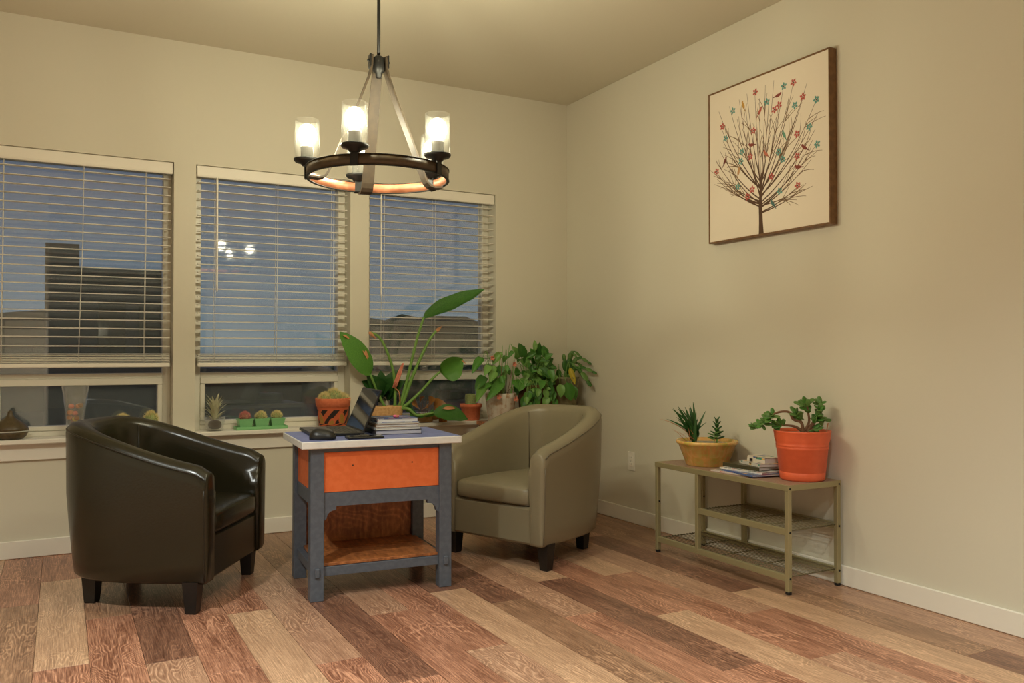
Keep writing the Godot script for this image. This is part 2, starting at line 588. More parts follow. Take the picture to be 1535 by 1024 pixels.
func room() -> void:
	# floor: a slab with boards laid along z
	var fl := structure("floor", boxes([[V(LEFT_X - 0.1, -0.12, -0.16), V(0.1, -0.012, HALL_Z + 0.1)]]), M.subfloor)
	var wide := 0.1635
	var long := 1.2
	var plan := {
		-1: [0.92, "TRGT"], 0: [0.56, "RRLR"], 1: [1.25, "TGRT"], 2: [1.86, "TDTR"], 3: [0.85, "GTRR"], 4: [1.44, "TRLT"], 5: [0.93, "GTTR"], 6: [1.2, "GGDR"], 7: [1.72, "GTRR"],
		8: [1.05, "RRRT"], 9: [1.54, "RDLT"], 10: [1.8, "TDGR"], 11: [0.9, "GRTR"], 12: [1.61, "TLDR"], 13: [1.05, "TTRL"], 14: [1.67, "TLRT"], 15: [1.2, "GTTR"], 16: [0.95, "GTDL"], 17: [1.9, "TGGD"], 18: [1.2, "TGTT"], 19: [0.6, "TGTT"],
	}
	var k := -14
	while true:
		var x0 := maxf(LEFT_X, -3.135 + wide * k)
		var x1 := minf(0.0, -3.135 + wide * (k + 1))
		if x0 >= -0.001:
			break
		if x1 > LEFT_X + 0.01:
			var row: Array = plan.get(k, [rng.randf_range(0.1, 1.2), ""])
			var n := 0
			var j: float = row[0]
			while j > 0.0:
				j -= long
				n -= 1
			while j < HALL_Z:
				var z0 := maxf(j, 0.0)
				var z1 := minf(j + long, HALL_Z)
				var tone := "TRLGRTDRTL"[rng.randi() % 10]
				if row[1] and n + 2 >= 0 and n + 2 < 4:
					tone = row[1][n + 2]
				if z0 > FRONT_Z + 0.2:
					break
				part("plank", board(x0, x1, z0, z1), M["board_%s%d" % [tone, rng.randi() % 2]], fl)
				j += long
				n += 1
		k += 1
	# ceiling and walls, all with thickness
	structure("ceiling", boxes([[V(LEFT_X - 0.15, ROOM_H, -0.2), V(0.15, ROOM_H + 0.15, HALL_Z + 0.15)]]), M.ceiling_paint)
	structure("wall_right", boxes([[V(0, -0.1, -0.2), V(0.15, ROOM_H, HALL_Z + 0.15)]]), M.wall_paint)
	structure("wall_left", boxes([[V(LEFT_X - 0.15, -0.1, -0.2), V(LEFT_X, ROOM_H, HALL_Z + 0.15)]]), M.wall_paint)
	structure("unseen_wall_hall", boxes([[V(LEFT_X, -0.1, HALL_Z), V(0, ROOM_H, HALL_Z + 0.15)]]), M.wall_paint)  # unseen end wall, set deep to keep the mirrored hall opening dark
	var wf := structure("unseen_wall_front", boxes([[V(LEFT_X, 0, 5.2), V(-3.2, ROOM_H, 5.34)], [V(-3.34, 0, 5.34), V(-3.2, ROOM_H, FRONT_Z + 0.14)], [V(-1.3, 0, FRONT_Z), V(0, ROOM_H, FRONT_Z + 0.14)], [V(-3.2, 2.4, FRONT_Z), V(-1.3, ROOM_H, FRONT_Z + 0.14)]]), M.wall_paint)  # unseen; stub and opening placed for the bright and dark window reflections
	wf.name = "unseen_wall_front"
	var dr := Node3D.new()
	dr.name = "door_1"
	add_child(dr)
	meta(dr, "", "", "", "structure")
	part("door_leaf", boxes([[V(-1.05, 0.01, FRONT_Z - 0.03), V(-0.25, 2.03, FRONT_Z)]]), M.door_paint, dr)
	part("casing", boxes([[V(-1.12, 0, FRONT_Z - 0.02), V(-1.055, 2.1, FRONT_Z)], [V(-0.245, 0, FRONT_Z - 0.02), V(-0.18, 2.1, FRONT_Z)], [V(-1.12, 2.035, FRONT_Z - 0.02), V(-0.18, 2.1, FRONT_Z)]]), M.trim_paint, dr)
	for q in [[0.2, 0.95], [1.08, 1.9]]:
		part("panel", boxes([[V(-0.95, q[0], FRONT_Z - 0.042), V(-0.35, q[1], FRONT_Z - 0.03)]], 0.01), M.door_paint, dr)
	var kb := MB.new()
	kb.pillow(V(-0.98, 1.0, FRONT_Z - 0.07), V(0.028, 0.028, 0.028), 1.0, 1.0, 8, 16)
	part("door_knob", kb, M.knob_steel, dr)
	# unseen cabinet out of view, placed to darken the middle window's low reflection
	var sb := thing("unseen_sideboard", "unseen dark brown wooden cabinet out of view by the front wall", "unseen_sideboard", V(-0.72, 0, 6.62))
	part("carcass", boxes([[V(-0.6, 0.08, -0.2), V(0.6, 0.84, 0.22)]], 0.004), M.sideboard_wood, sb)
	part("top", boxes([[V(-0.63, 0.84, -0.24), V(0.63, 0.87, 0.23)]], 0.004), M.sideboard_wood, sb)
	for sx in [-1, 1]:
		var d := part("door", boxes([[V(sx * 0.29 - 0.27, 0.12, -0.22), V(sx * 0.29 + 0.27, 0.8, -0.2)]], 0.004), M.sideboard_wood, sb)
		part("knob", boxes([[V(sx * 0.06 - 0.012, 0.45, -0.245), V(sx * 0.06 + 0.012, 0.474, -0.22)]], 0.006), M.knob_steel, d)
		for sz in [-0.16, 0.18]:
			part("foot", boxes([[V(sx * 0.55 - 0.03, 0, sz - 0.03), V(sx * 0.55 + 0.03, 0.08, sz + 0.03)]]), M.sideboard_wood, sb)
	# baseboards
	var bb := MB.new()
	bb.box(V(LEFT_X / 2, 0.045, 0.0065), V(-LEFT_X, 0.088, 0.013), 0.003)
	structure("baseboard_back", bb, M.trim_paint)
	bb = MB.new()
	bb.box(V(-0.0065, 0.045, (0.014 + FRONT_Z) / 2), V(0.013, 0.088, FRONT_Z - 0.014), 0.003)
	structure("baseboard_right", bb, M.trim_paint)
	bb = MB.new()
	bb.box(V(LEFT_X + 0.0065, 0.045, (0.014 + 5.2) / 2), V(0.013, 0.088, 5.2 - 0.014), 0.003)
	structure("baseboard_left", bb, M.trim_paint)


func board(x0: float, x1: float, z0: float, z1: float) -> MB:
	var m := MB.new()
	var g := 0.0006
	var e := 0.0009
	var off := rng.randf()
	var flip := rng.randi() % 2 == 1
	var rows := [[V(x0 + g, -0.012, z0 + g), V(x1 - g, -0.012, z0 + g), V(x1 - g, -0.012, z1 - g), V(x0 + g, -0.012, z1 - g)], [V(x0 + g, -e, z0 + g), V(x1 - g, -e, z0 + g), V(x1 - g, -e, z1 - g), V(x0 + g, -e, z1 - g)], [V(x0 + g + e, 0, z0 + g + e), V(x1 - g - e, 0, z0 + g + e), V(x1 - g - e, 0, z1 - g - e), V(x0 + g + e, 0, z1 - g - e)]]
	var v := PackedVector3Array()
	var uv := PackedVector2Array()
	for r in rows:
		for p in r:
			v.append(p)
			var a: float = (p.x - x0) / 0.1635
			uv.append(Vector2(1.0 - a if flip else a, (p.z - z0) / 1.2 + off))
	var t := PackedInt32Array()
	for r in 2:
		for i in 4:
			var a := r * 4 + i
			var b := r * 4 + (i + 1) % 4
			t.append_array([a, b, b + 4, a, b + 4, a + 4])
	t.append_array([8, 9, 10, 8, 10, 11, 0, 2, 1, 0, 3, 2])
	m.emit(v, t, false, uv)
	return m


# ---------------------------------------------------------------- windows and blinds
const WINS := [[-3.4, -2.526], [-2.412, -1.536], [-1.419, -0.551]]
const WIN_TOP := 2.072
const WIN_LOW := 0.575


func windows() -> void:
	var z0 := -0.19
	var list := []
	var x := LEFT_X
	for w in WINS:
		list.append([V(x, 0, z0), V(w[0], ROOM_H, 0)])
		list.append([V(w[0], 0, z0), V(w[1], WIN_LOW, 0)])
		list.append([V(w[0], WIN_TOP, z0), V(w[1], ROOM_H, 0)])
		x = w[1]
	list.append([V(x, 0, z0), V(0, ROOM_H, 0)])
	structure("wall_back", boxes(list, 0.0002), M.wall_paint)
	# the sill board runs on under all three windows, an apron below it
	var sill := boxes([[V(-3.47, SILL_Y - 0.024, 0.0), V(-0.49, SILL_Y, 0.055)]], 0.004)
	for w in WINS:
		sill.box(V((w[0] + w[1]) / 2, SILL_Y - 0.011, -0.055), V(w[1] - w[0], 0.022, 0.11), 0.0005)
	structure("trim_1", sill, M.trim_paint)
	structure("trim_2", boxes([[V(-3.44, 0.49, 0.0), V(-0.52, SILL_Y - 0.024, 0.016)]], 0.002), M.trim_paint)
	var wordy := ["left", "middle", "right"]
	var slat := MB.new()
	var hw := 0.423
	slat.prism(PackedVector2Array([Vector2(-0.0245, 0.0), Vector2(-0.012, 0.0022), Vector2(0.0, 0.003), Vector2(0.012, 0.0022), Vector2(0.0245, 0.0), Vector2(0.0245, -0.0026), Vector2(0.012, -0.0006), Vector2(0.0, 0.0002), Vector2(-0.012, -0.0006), Vector2(-0.0245, -0.0026)]), -hw, hw, Vector3.ZERO, Basis(Vector3.UP, PI / 2))
	var slat_mesh := slat.mesh()
	for i in 3:
		var a: float = WINS[i][0]
		var b: float = WINS[i][1]
		var win := Node3D.new()
		win.name = "window_%d" % (i + 1)
		add_child(win)
		meta(win, "", "", "", "structure")
		var f := 0.042
		var zi := -0.11
		var zo := -0.185
		var y0 := SILL_Y - 0.002
		part("outer_frame", boxes([[V(a, y0, zo), V(a + f, WIN_TOP, zi)], [V(b - f, y0, zo), V(b, WIN_TOP, zi)], [V(a + f, WIN_TOP - f, zo), V(b - f, WIN_TOP, zi)], [V(a + f, y0, zo), V(b - f, y0 + 0.03, zi)]], 0.003), M.window_vinyl, win)
		part("mid_rail", boxes([[V(a + f, 0.893, zo), V(b - f, 0.921, zi - 0.006)]], 0.003), M.window_vinyl, win)
		var s := 0.024
		var sash := part("sash", boxes([[V(a + f, 0.858, zo + 0.01), V(b - f, 0.893, zi + 0.012)], [V(a + f, y0 + 0.03, zo + 0.01), V(b - f, 0.648, zi + 0.006)], [V(a + f, 0.648, zo + 0.01), V(a + f + s, 0.858, zi + 0.008)], [V(b - f - s, 0.648, zo + 0.01), V(b - f, 0.858, zi + 0.008)]], 0.003), M.window_vinyl, win)
		for q in [0.24, 0.76]:
			part("latch", boxes([[V(lerpf(a, b, q) - 0.025, 0.893, zi - 0.004), V(lerpf(a, b, q) + 0.025, 0.899, zi + 0.008)]], 0.002), M.window_vinyl, sash)
		for z in [-0.135, -0.15, -0.165]:  # middle upper pane added to strengthen the window reflections
			part("pane", boxes([[V(a + f, 0.921, z - 0.002), V(b - f, WIN_TOP - f, z + 0.002)]], 0.0002), M.window_glass, win)
			if z == -0.15:
				continue
			part("pane", boxes([[V(a + f + s, 0.648, z - 0.002), V(b - f - s, 0.858, z + 0.002)]], 0.0002), M.window_glass, win)
		# blind, hung inside the recess
		var zc := -0.04
		var xc := (a + b) / 2
		var t := thing("window_blind", "white slatted blind half lowered in the %s window" % wordy[i], "blind", V(xc, 0, zc), 0.0, "white slatted blinds")
		var h := MB.new()
		h.box(V(0, 2.041, 0.026), V(b - a - 0.01, 0.058, 0.012), 0.004)
		h.box(V(0, 2.012, 0.03), V(b - a - 0.012, 0.012, 0.01), 0.004)
		part("valance", h, M.blind_white, t)
		part("headrail", boxes([[V(-hw, 2.018, -0.028), V(hw, 2.068, 0.018)]], 0.002), M.blind_white, t)
		var tilt := Basis(Vector3.RIGHT, deg_to_rad(3.0))
		for k in 21:
			part("slat", slat_mesh, M.blind_white, t, Transform3D(tilt * Basis(Vector3.FORWARD, rng.randf_range(-0.0012, 0.0012)), V(0, 1.982 - 0.0457 * k, 0)))
		for k in 6:
			part("slat", slat_mesh, M.blind_white, t, Transform3D(Basis(), V(rng.randf_range(-0.002, 0.002), 0.982 + 0.0085 * k + rng.randf_range(0, 0.001), rng.randf_range(-0.002, 0.002))))
		part("bottom_rail", boxes([[V(-hw, 0.954, -0.026), V(hw, 0.977, 0.026)]], 0.004), M.blind_white, t)
		for lx in [-0.36, 0.0, 0.3] if i == 0 else [-0.33, 0.01, 0.34]:
			for lz in [-0.026, 0.026]:
				var c := MB.new()
				var sag: float = 0.012 if lx == 0.0 and i != 1 else 0.003
				c.tube([V(lx, 2.02, lz), V(lx - sag * 0.3, 1.6, lz), V(lx - sag, 1.3, lz), V(lx - sag * 1.6, 0.976, lz)], 0.0014, 5)
				part("ladder_cord", c, M.cord_white, t)
		var wx: float = [-0.405, -0.325, -0.355][i]
		var wd := MB.new()
		wd.tube([V(wx, 2.01, 0.036), V(wx, 1.98, 0.037), V(wx, 1.4, 0.038), V(wx, 1.37, 0.038)], [0.003, 0.0048, 0.0048, 0.0035], 8)
		part("tilt_wand", wd, M.cord_white, t)


func outdoors() -> void:
	var gr := part("ground", boxes([[V(-60, -0.9, -90), V(60, -0.5, -0.25)]]), M.night_ground, self)
	meta(gr, "", "", "", "structure")
	var t := thing("neighbouring_building", "low dark flat-roofed building outside the left window", "building", V(-2.2, -0.5, -16.0))
	part("wall", boxes([[V(-0.55, 0, -3), V(1.15, 3.05, 2)]]), M.stucco_grey, t)
	part("tower", boxes([[V(-1.15, 0, -3), V(-0.55, 3.72, 2.1)]]), M.stucco_grey, t)
	var rf := part("roof", boxes([[V(-0.6, 3.05, -3.1), V(1.25, 3.25, 2.1)]]), M.roof_dark, t)
	rf.name = "roof"
	for q in [[-0.2, 0.3], [0.55, 0.95]]:
		part("window", boxes([[V(q[0], 1.5, 2.0), V(q[1], 2.6, 2.03)]]), M.screen_black, t)
	# hedge placed to hide the low sky, lowered beyond the middle window
	var m := MB.new()
	var n := noise(77, 0.35)
	var rows := []
	for i in 7:
		var row := []
		for j in 120:
			var x := -30.0 + 0.6 * j
			var a := PI * i / 6.0
			var gap := 1.0 - 0.6 * smoothstep(-0.6, 0.6, x) * smoothstep(6.0, 4.8, x)
			var top := 2.75 * gap + 0.35 * n.get_noise_2d(x, 3.0) + 0.12 * n.get_noise_2d(x * 6.0, 9.0)
			row.append(V(x + 0.2 * n.get_noise_2d(x * 3.0, i * 4.0), -0.5 + top * sin(a), -22.0 + 1.2 * cos(a)))
		rows.append(row)
	m.grid(rows)
	var h := part("hedge", m, M.hedge_leaf, self)
	meta(h, "dark hedge row outside beyond the windows", "hedge")


# ---------------------------------------------------------------- tub chair
func tub_chair(label: String, kind: String, at: Vector3, turn: float) -> void:
	var t := thing("tub_chair", label, "armchair", at, turn, "tub chairs")
	var leather: Material = M[kind + "_leather"]
	var welt: Material = M[kind + "_welt"]
	var w := 0.336
	var zf := 0.3
	var z0 := 0.02
	var deep := 0.4
	var line := []   # [x, z, outward x, outward z, height]
	for i in 9:
		line.append([w, lerpf(zf, z0, i / 9.0), 1.0, 0.0])
	for i in 33:
		var a := PI * i / 32.0
		var cx := signf(cos(a)) * pow(absf(cos(a)), 0.78)
		var cz := pow(absf(sin(a)), 0.78)
		var n := Vector2(signf(cx) * pow(absf(cx), 1.56) / w, -pow(cz, 1.56) / deep).normalized()
		line.append([w * cx, z0 - deep * cz, n.x, n.y])
	for i in 9:
		line.append([-w, lerpf(z0, zf, (i + 1) / 9.0), -1.0, 0.0])
	var rows := []
	var top_seam := []
	var inner := []
	for q in line:
		var f: float = clampf((zf - q[1]) / (zf - z0 + deep * 0.9), 0.0, 1.0)
		var h := 0.577 + 0.168 * (f * 0.55 + 0.45 * smoothstep(0.0, 1.0, f))
		h -= 0.018 * pow(clampf(1.0 - (zf - q[1]) / 0.05, 0.0, 1.0), 2.0)
		var back: float = smoothstep(0.0, 1.0, (z0 + 0.1 - q[1]) / (deep + 0.1))
		var taper := 0.012 + 0.022 * back
		var th := 0.088 + 0.012 * back
		var sec := [[-taper - 0.012, 0.118], [-taper, 0.13], [-taper * 0.75, 0.2], [-taper * 0.4, 0.32], [-taper * 0.1, 0.45], [0.0, h - 0.07], [0.0, h - 0.042], [-0.006, h - 0.022], [-0.02, h - 0.006], [-0.04, h], [-0.06, h - 0.001], [-th + 0.008, h - 0.014], [-th, h - 0.036], [-th - 0.004, h - 0.08], [-th - 0.01, (h + 0.4) / 2], [-th - 0.012, 0.4], [-th - 0.004, 0.3], [-th, 0.118]]
		var row := []
		for s in sec:
			row.append(V(q[0] + q[2] * s[0], s[1], q[1] + q[3] * s[0]))
		rows.append(row)
		top_seam.append(V(q[0] - q[2] * 0.003, h - 0.028, q[1] - q[3] * 0.003))
		inner.append([V(q[0] - q[2] * th, h - 0.03, q[1] - q[3] * th), V(q[0] - q[2] * (th + 0.01), (h + 0.4) / 2, q[1] - q[3] * (th + 0.01)), V(q[0] - q[2] * (th + 0.012), 0.4, q[1] - q[3] * (th + 0.012))])
	# padded front faces of the arms
	var full := []
	for end in [rows[0], rows[-1]]:
		var c := Vector3.ZERO
		for p in end:
			c += p
		c /= end.size()
		var extra := []
		for q in [[0.985, 0.008], [0.94, 0.014], [0.5, 0.017]]:
			var r := []
			for p in end:
				var s: Vector3 = c + (p - c) * q[0]
				s.x = c.x + (p.x - c.x) * lerpf(1.0, q[0], 2.2) if q[0] > 0.9 else s.x
				s.z += q[1]
				r.append(s)
			extra.append(r)
		full.append(extra)
	var all := []
	for r in [full[0][2], full[0][1], full[0][0]]:
		all.append(r)
	all.append_array(rows)
	all.append_array(full[1])
	var m := MB.new()
	m.grid(all, false, true, true)
	part("tub_shell", m, leather, t)
	m = MB.new()
	m.tube(top_seam, 0.0035, 6)
	for end in [rows[0], rows[-1]]:
		var side := []
		for k in range(1, 6):
			side.append(end[k] + V(0, 0, 0.003))
		m.tube(side, 0.003, 6)
	part("piping", m, welt, t)
	for k in [17, 25, 33]:
		if k == 25:
			continue
		m = MB.new()
		m.tube(inner[k], 0.003, 6)
		part("seam", m, welt, t)
	m = MB.new()
	m.box(V(0, 0.208, 0.262), V((w - 0.08) * 2, 0.18, 0.08), 0.012)
	part("front_rail", m, leather, t)
	m = MB.new()
	m.box(V(0, 0.135, 0.0), V(0.46, 0.03, 0.5), 0.005)
	part("base_panel", m, M.black_wood, t)
	m = MB.new()
	m.pillow(V(0, 0.344, 0.02), V(w - 0.088, 0.05, 0.298), 0.32, 0.2, 18, 48, Basis(), "seat")
	var cu := part("seat_cushion", m, leather, t)
	m = MB.new()
	var loop := []
	for k in 25:
		loop.append(V(lerpf(-(w - 0.1), w - 0.1, k / 24.0), 0.379, 0.306 - 0.016 * pow(absf(k / 12.0 - 1.0), 8.0)))
	m.tube(loop, 0.003, 6)
	loop = []
	for k in 25:
		loop.append(V(lerpf(-(w - 0.1), w - 0.1, k / 24.0), 0.307, 0.306 - 0.016 * pow(absf(k / 12.0 - 1.0), 8.0)))
	m.tube(loop, 0.003, 6)
	part("piping", m, welt, cu)
	for q in [[0.295, 0.245], [-0.295, 0.245], [0.17, -0.235], [-0.17, -0.235]]:
		m = MB.new()
		var r := []
		for y in [0.0, 0.004, 0.128]:
			var s := 0.019 if y == 0.0 else lerpf(0.0215, 0.031, y / 0.128)
			r.append([V(q[0] + s, y, q[1] + s), V(q[0] - s, y, q[1] + s), V(q[0] - s, y, q[1] - s), V(q[0] + s, y, q[1] - s)])
		m.grid(r, false, true, true, false)
		part("leg", m, M.black_wood, t)


# ---------------------------------------------------------------- painted side table
func side_table() -> void:
	var t := thing("side_table", "small slate grey table with orange drawer, blue top and open shelf", "table", V(-1.829, 0, 1.24), deg_to_rad(-4.5))
	var lw := 0.056
	var hx := 0.28
	var hz := 0.2
	var top := MB.new()
	top.box(V(0, 0.648, 0), V(0.696, 0.031, 0.5), 0.003)
	part("top_edge", top, M.edge_paint, t)
	top = MB.new()
	top.box(V(0, 0.6632, 0), V(0.69, 0.0016, 0.494), 0.0004)
	part("table_top", top, M.blue_paint, t)
	for sx in [-1, 1]:
		for sz in [-1, 1]:
			var m := MB.new()
			m.box(V(sx * hx, 0.3162, sz * hz), V(lw, 0.6325, lw), 0.0025)
			var leg := part("leg", m, M.slate_paint, t)
			if sz == 1:
				m = MB.new()
				m.box(V(sx * hx, 0.118, hz + lw / 2), V(0.02, 0.038, 0.02), 0.003)
				part("tenon_peg", m, M.slate_paint, leg)
	# front: drawer, strip above it, shaped rail below it
	part("top_rail", boxes([[V(-hx + 0.028, 0.614, hz - 0.015), V(hx - 0.028, 0.632, hz + 0.018)]]), M.slate_paint, t)
	var dr := part("drawer_front", boxes([[V(-hx + 0.0285, 0.447, hz - 0.01), V(hx - 0.0285, 0.6135, hz + 0.017)]], 0.0015), M.orange_paint, t)
	for x in [-0.13, 0.13]:
		part("screw_hole", boxes([[V(x - 0.003, 0.552, hz + 0.0165), V(x + 0.003, 0.558, hz + 0.0175)]], 0.0004), M.screw_dark, dr)
	part("drawer_box", boxes([[V(-hx + 0.03, 0.45, -hz - 0.01), V(hx - 0.03, 0.6, hz - 0.012)]]), M.cherry_wood, t)
	var x1 := hx - lw / 2
	var poly := PackedVector2Array([Vector2(-x1, 0.446), Vector2(-x1, 0.33)])
	for k in 7:
		var a := PI / 2 * k / 6.0
		poly.append(Vector2(-x1 + 0.012 + 0.034 * (1.0 - cos(a)), 0.338 + 0.034 * sin(a)))
	poly.append_array([Vector2(-x1 + 0.052, 0.372), Vector2(-x1 + 0.052, 0.388)])
	for k in range(poly.size() - 1, -1, -1):
		poly.append(Vector2(-poly[k].x, poly[k].y))
	var m2 := MB.new()
	m2.prism(poly, hz - 0.006, hz + 0.018)
	part("drawer_rail", m2, M.slate_paint, t)
	for s in [-1, 1]:
		part("side_panel", boxes([[V(s * (hx + 0.012), 0.446, -hz + 0.028), V(s * (hx - 0.012), 0.632, hz - 0.028)]]), M.orange_paint, t)
		part("side_rail", boxes([[V(s * (hx + 0.016), 0.388, -hz + 0.028), V(s * (hx - 0.016), 0.446, hz - 0.028)]]), M.slate_paint, t)
		part("shelf_rail", boxes([[V(s * (hx + 0.014), 0.098, -hz + 0.028), V(s * (hx - 0.014), 0.137, hz - 0.028)]]), M.slate_paint, t)
	part("shelf_rail", boxes([[V(-x1, 0.098, hz - 0.014), V(x1, 0.136, hz + 0.012)]]), M.slate_paint, t)
	part("shelf_rail", boxes([[V(-x1, 0.098, -hz - 0.012), V(x1, 0.136, -hz + 0.012)]]), M.slate_paint, t)
	part("back_rail", boxes([[V(-x1, 0.388, -hz - 0.012), V(x1, 0.632, -hz + 0.002)]]), M.slate_paint, t)
	for k in 3:
		part("shelf_board", boxes([[V(-hx + 0.014, 0.1375, -hz + 0.001 + k * 0.1335), V(hx - 0.014, 0.15, -hz + 0.0005 + (k + 1) * 0.1335)]], 0.0012), M.cherry_wood, t)
	part("back_panel", boxes([[V(-x1, 0.137, -hz - 0.008), V(x1, 0.388, -hz)]]), M.cherry_wood, t)


# ---------------------------------------------------------------- metal bench
func bench() -> void:
	var t := thing("metal_bench", "bronze metal shoe bench with wire shelves against the right wall", "bench", V(-0.182, 0, 1.852))
	var hx := 0.15
	var hz := 0.44
	var s := 0.022
	for sx in [-1, 1]:
		for q in [-1.0, -0.3, 1.0]:
			var z: float = q * hz if q != -0.3 else -0.132
			var low := 0.054 if q == -0.3 else 0.0
			var m := MB.new()
			m.box(V(sx * hx, (low + 0.012 + 0.452) / 2, z), V(s, 0.44 - low, s), 0.002)
			var leg := part("post" if q == -0.3 else "leg", m, M.bench_metal, t)
			if q != -0.3:
				m = MB.new()
				m.box(V(sx * hx, 0.0065, z), V(s - 0.002, 0.013, s - 0.002), 0.002)
				part("foot_cap", m, M.rubber, leg)
				for y in [0.45, 0.264, 0.068]:
					if q > 0 or y < 0.4:
						m = MB.new()
						m.lathe([[0.0, 0.0], [0.005, 0.0], [0.0045, 0.002], [0.0, 0.0025]], V(sx * hx, y, z + s / 2), 12, false, Basis(Vector3.RIGHT, PI / 2))
						part("bolt", m, M.rubber, leg)
	# top: board in an angle-iron frame
	part("top_board", boxes([[V(-hx - 0.004, 0.452, -hz - 0.004), V(hx + 0.004, 0.465, hz + 0.004)]]), M.bench_board, t)
	for sx in [-1, 1]:
		part("top_rail", boxes([[V(sx * (hx + 0.005), 0.44, -hz - 0.012), V(sx * (hx + 0.012), 0.4655, hz + 0.012)]]), M.bench_metal, t)
		part("top_rail", boxes([[V(-hx - 0.005, 0.44, sx * (hz + 0.005)), V(hx + 0.005, 0.4655, sx * (hz + 0.012))]]), M.bench_metal, t)
	for lev in [[0.068, -hz, "lower_shelf"], [0.264, -0.132, "upper_shelf"]]:
		var y: float = lev[0]
		for sx in [-1, 1]:
			part("shelf_rail", boxes([[V(sx * (hx - 0.009), y - 0.014, lev[1] + 0.011), V(sx * (hx + 0.009), y + 0.014, hz - 0.011)]]), M.bench_metal, t)
		var m := MB.new()
		for k in 15:
			var x := lerpf(-hx + 0.012, hx - 0.012, k / 14.0)
			m.tube([V(x, y + 0.008, lev[1]), V(x, y + 0.008, hz)], 0.0016, 5)
		for k in 5:
			var z: float = lerpf(lev[1] + 0.004, hz - 0.004, k / 4.0)
			m.tube([V(-hx, y + 0.005, z), V(hx, y + 0.005, z)], 0.0026, 6)
		part("wire_shelf", m, M.bench_wire, t)


# ---------------------------------------------------------------- chandelier
func spoke(deg: float) -> Vector3:
	var v := Vector2(-0.33, 0.944).rotated(deg_to_rad(-deg))
	return V(v.x, 0, v.y)


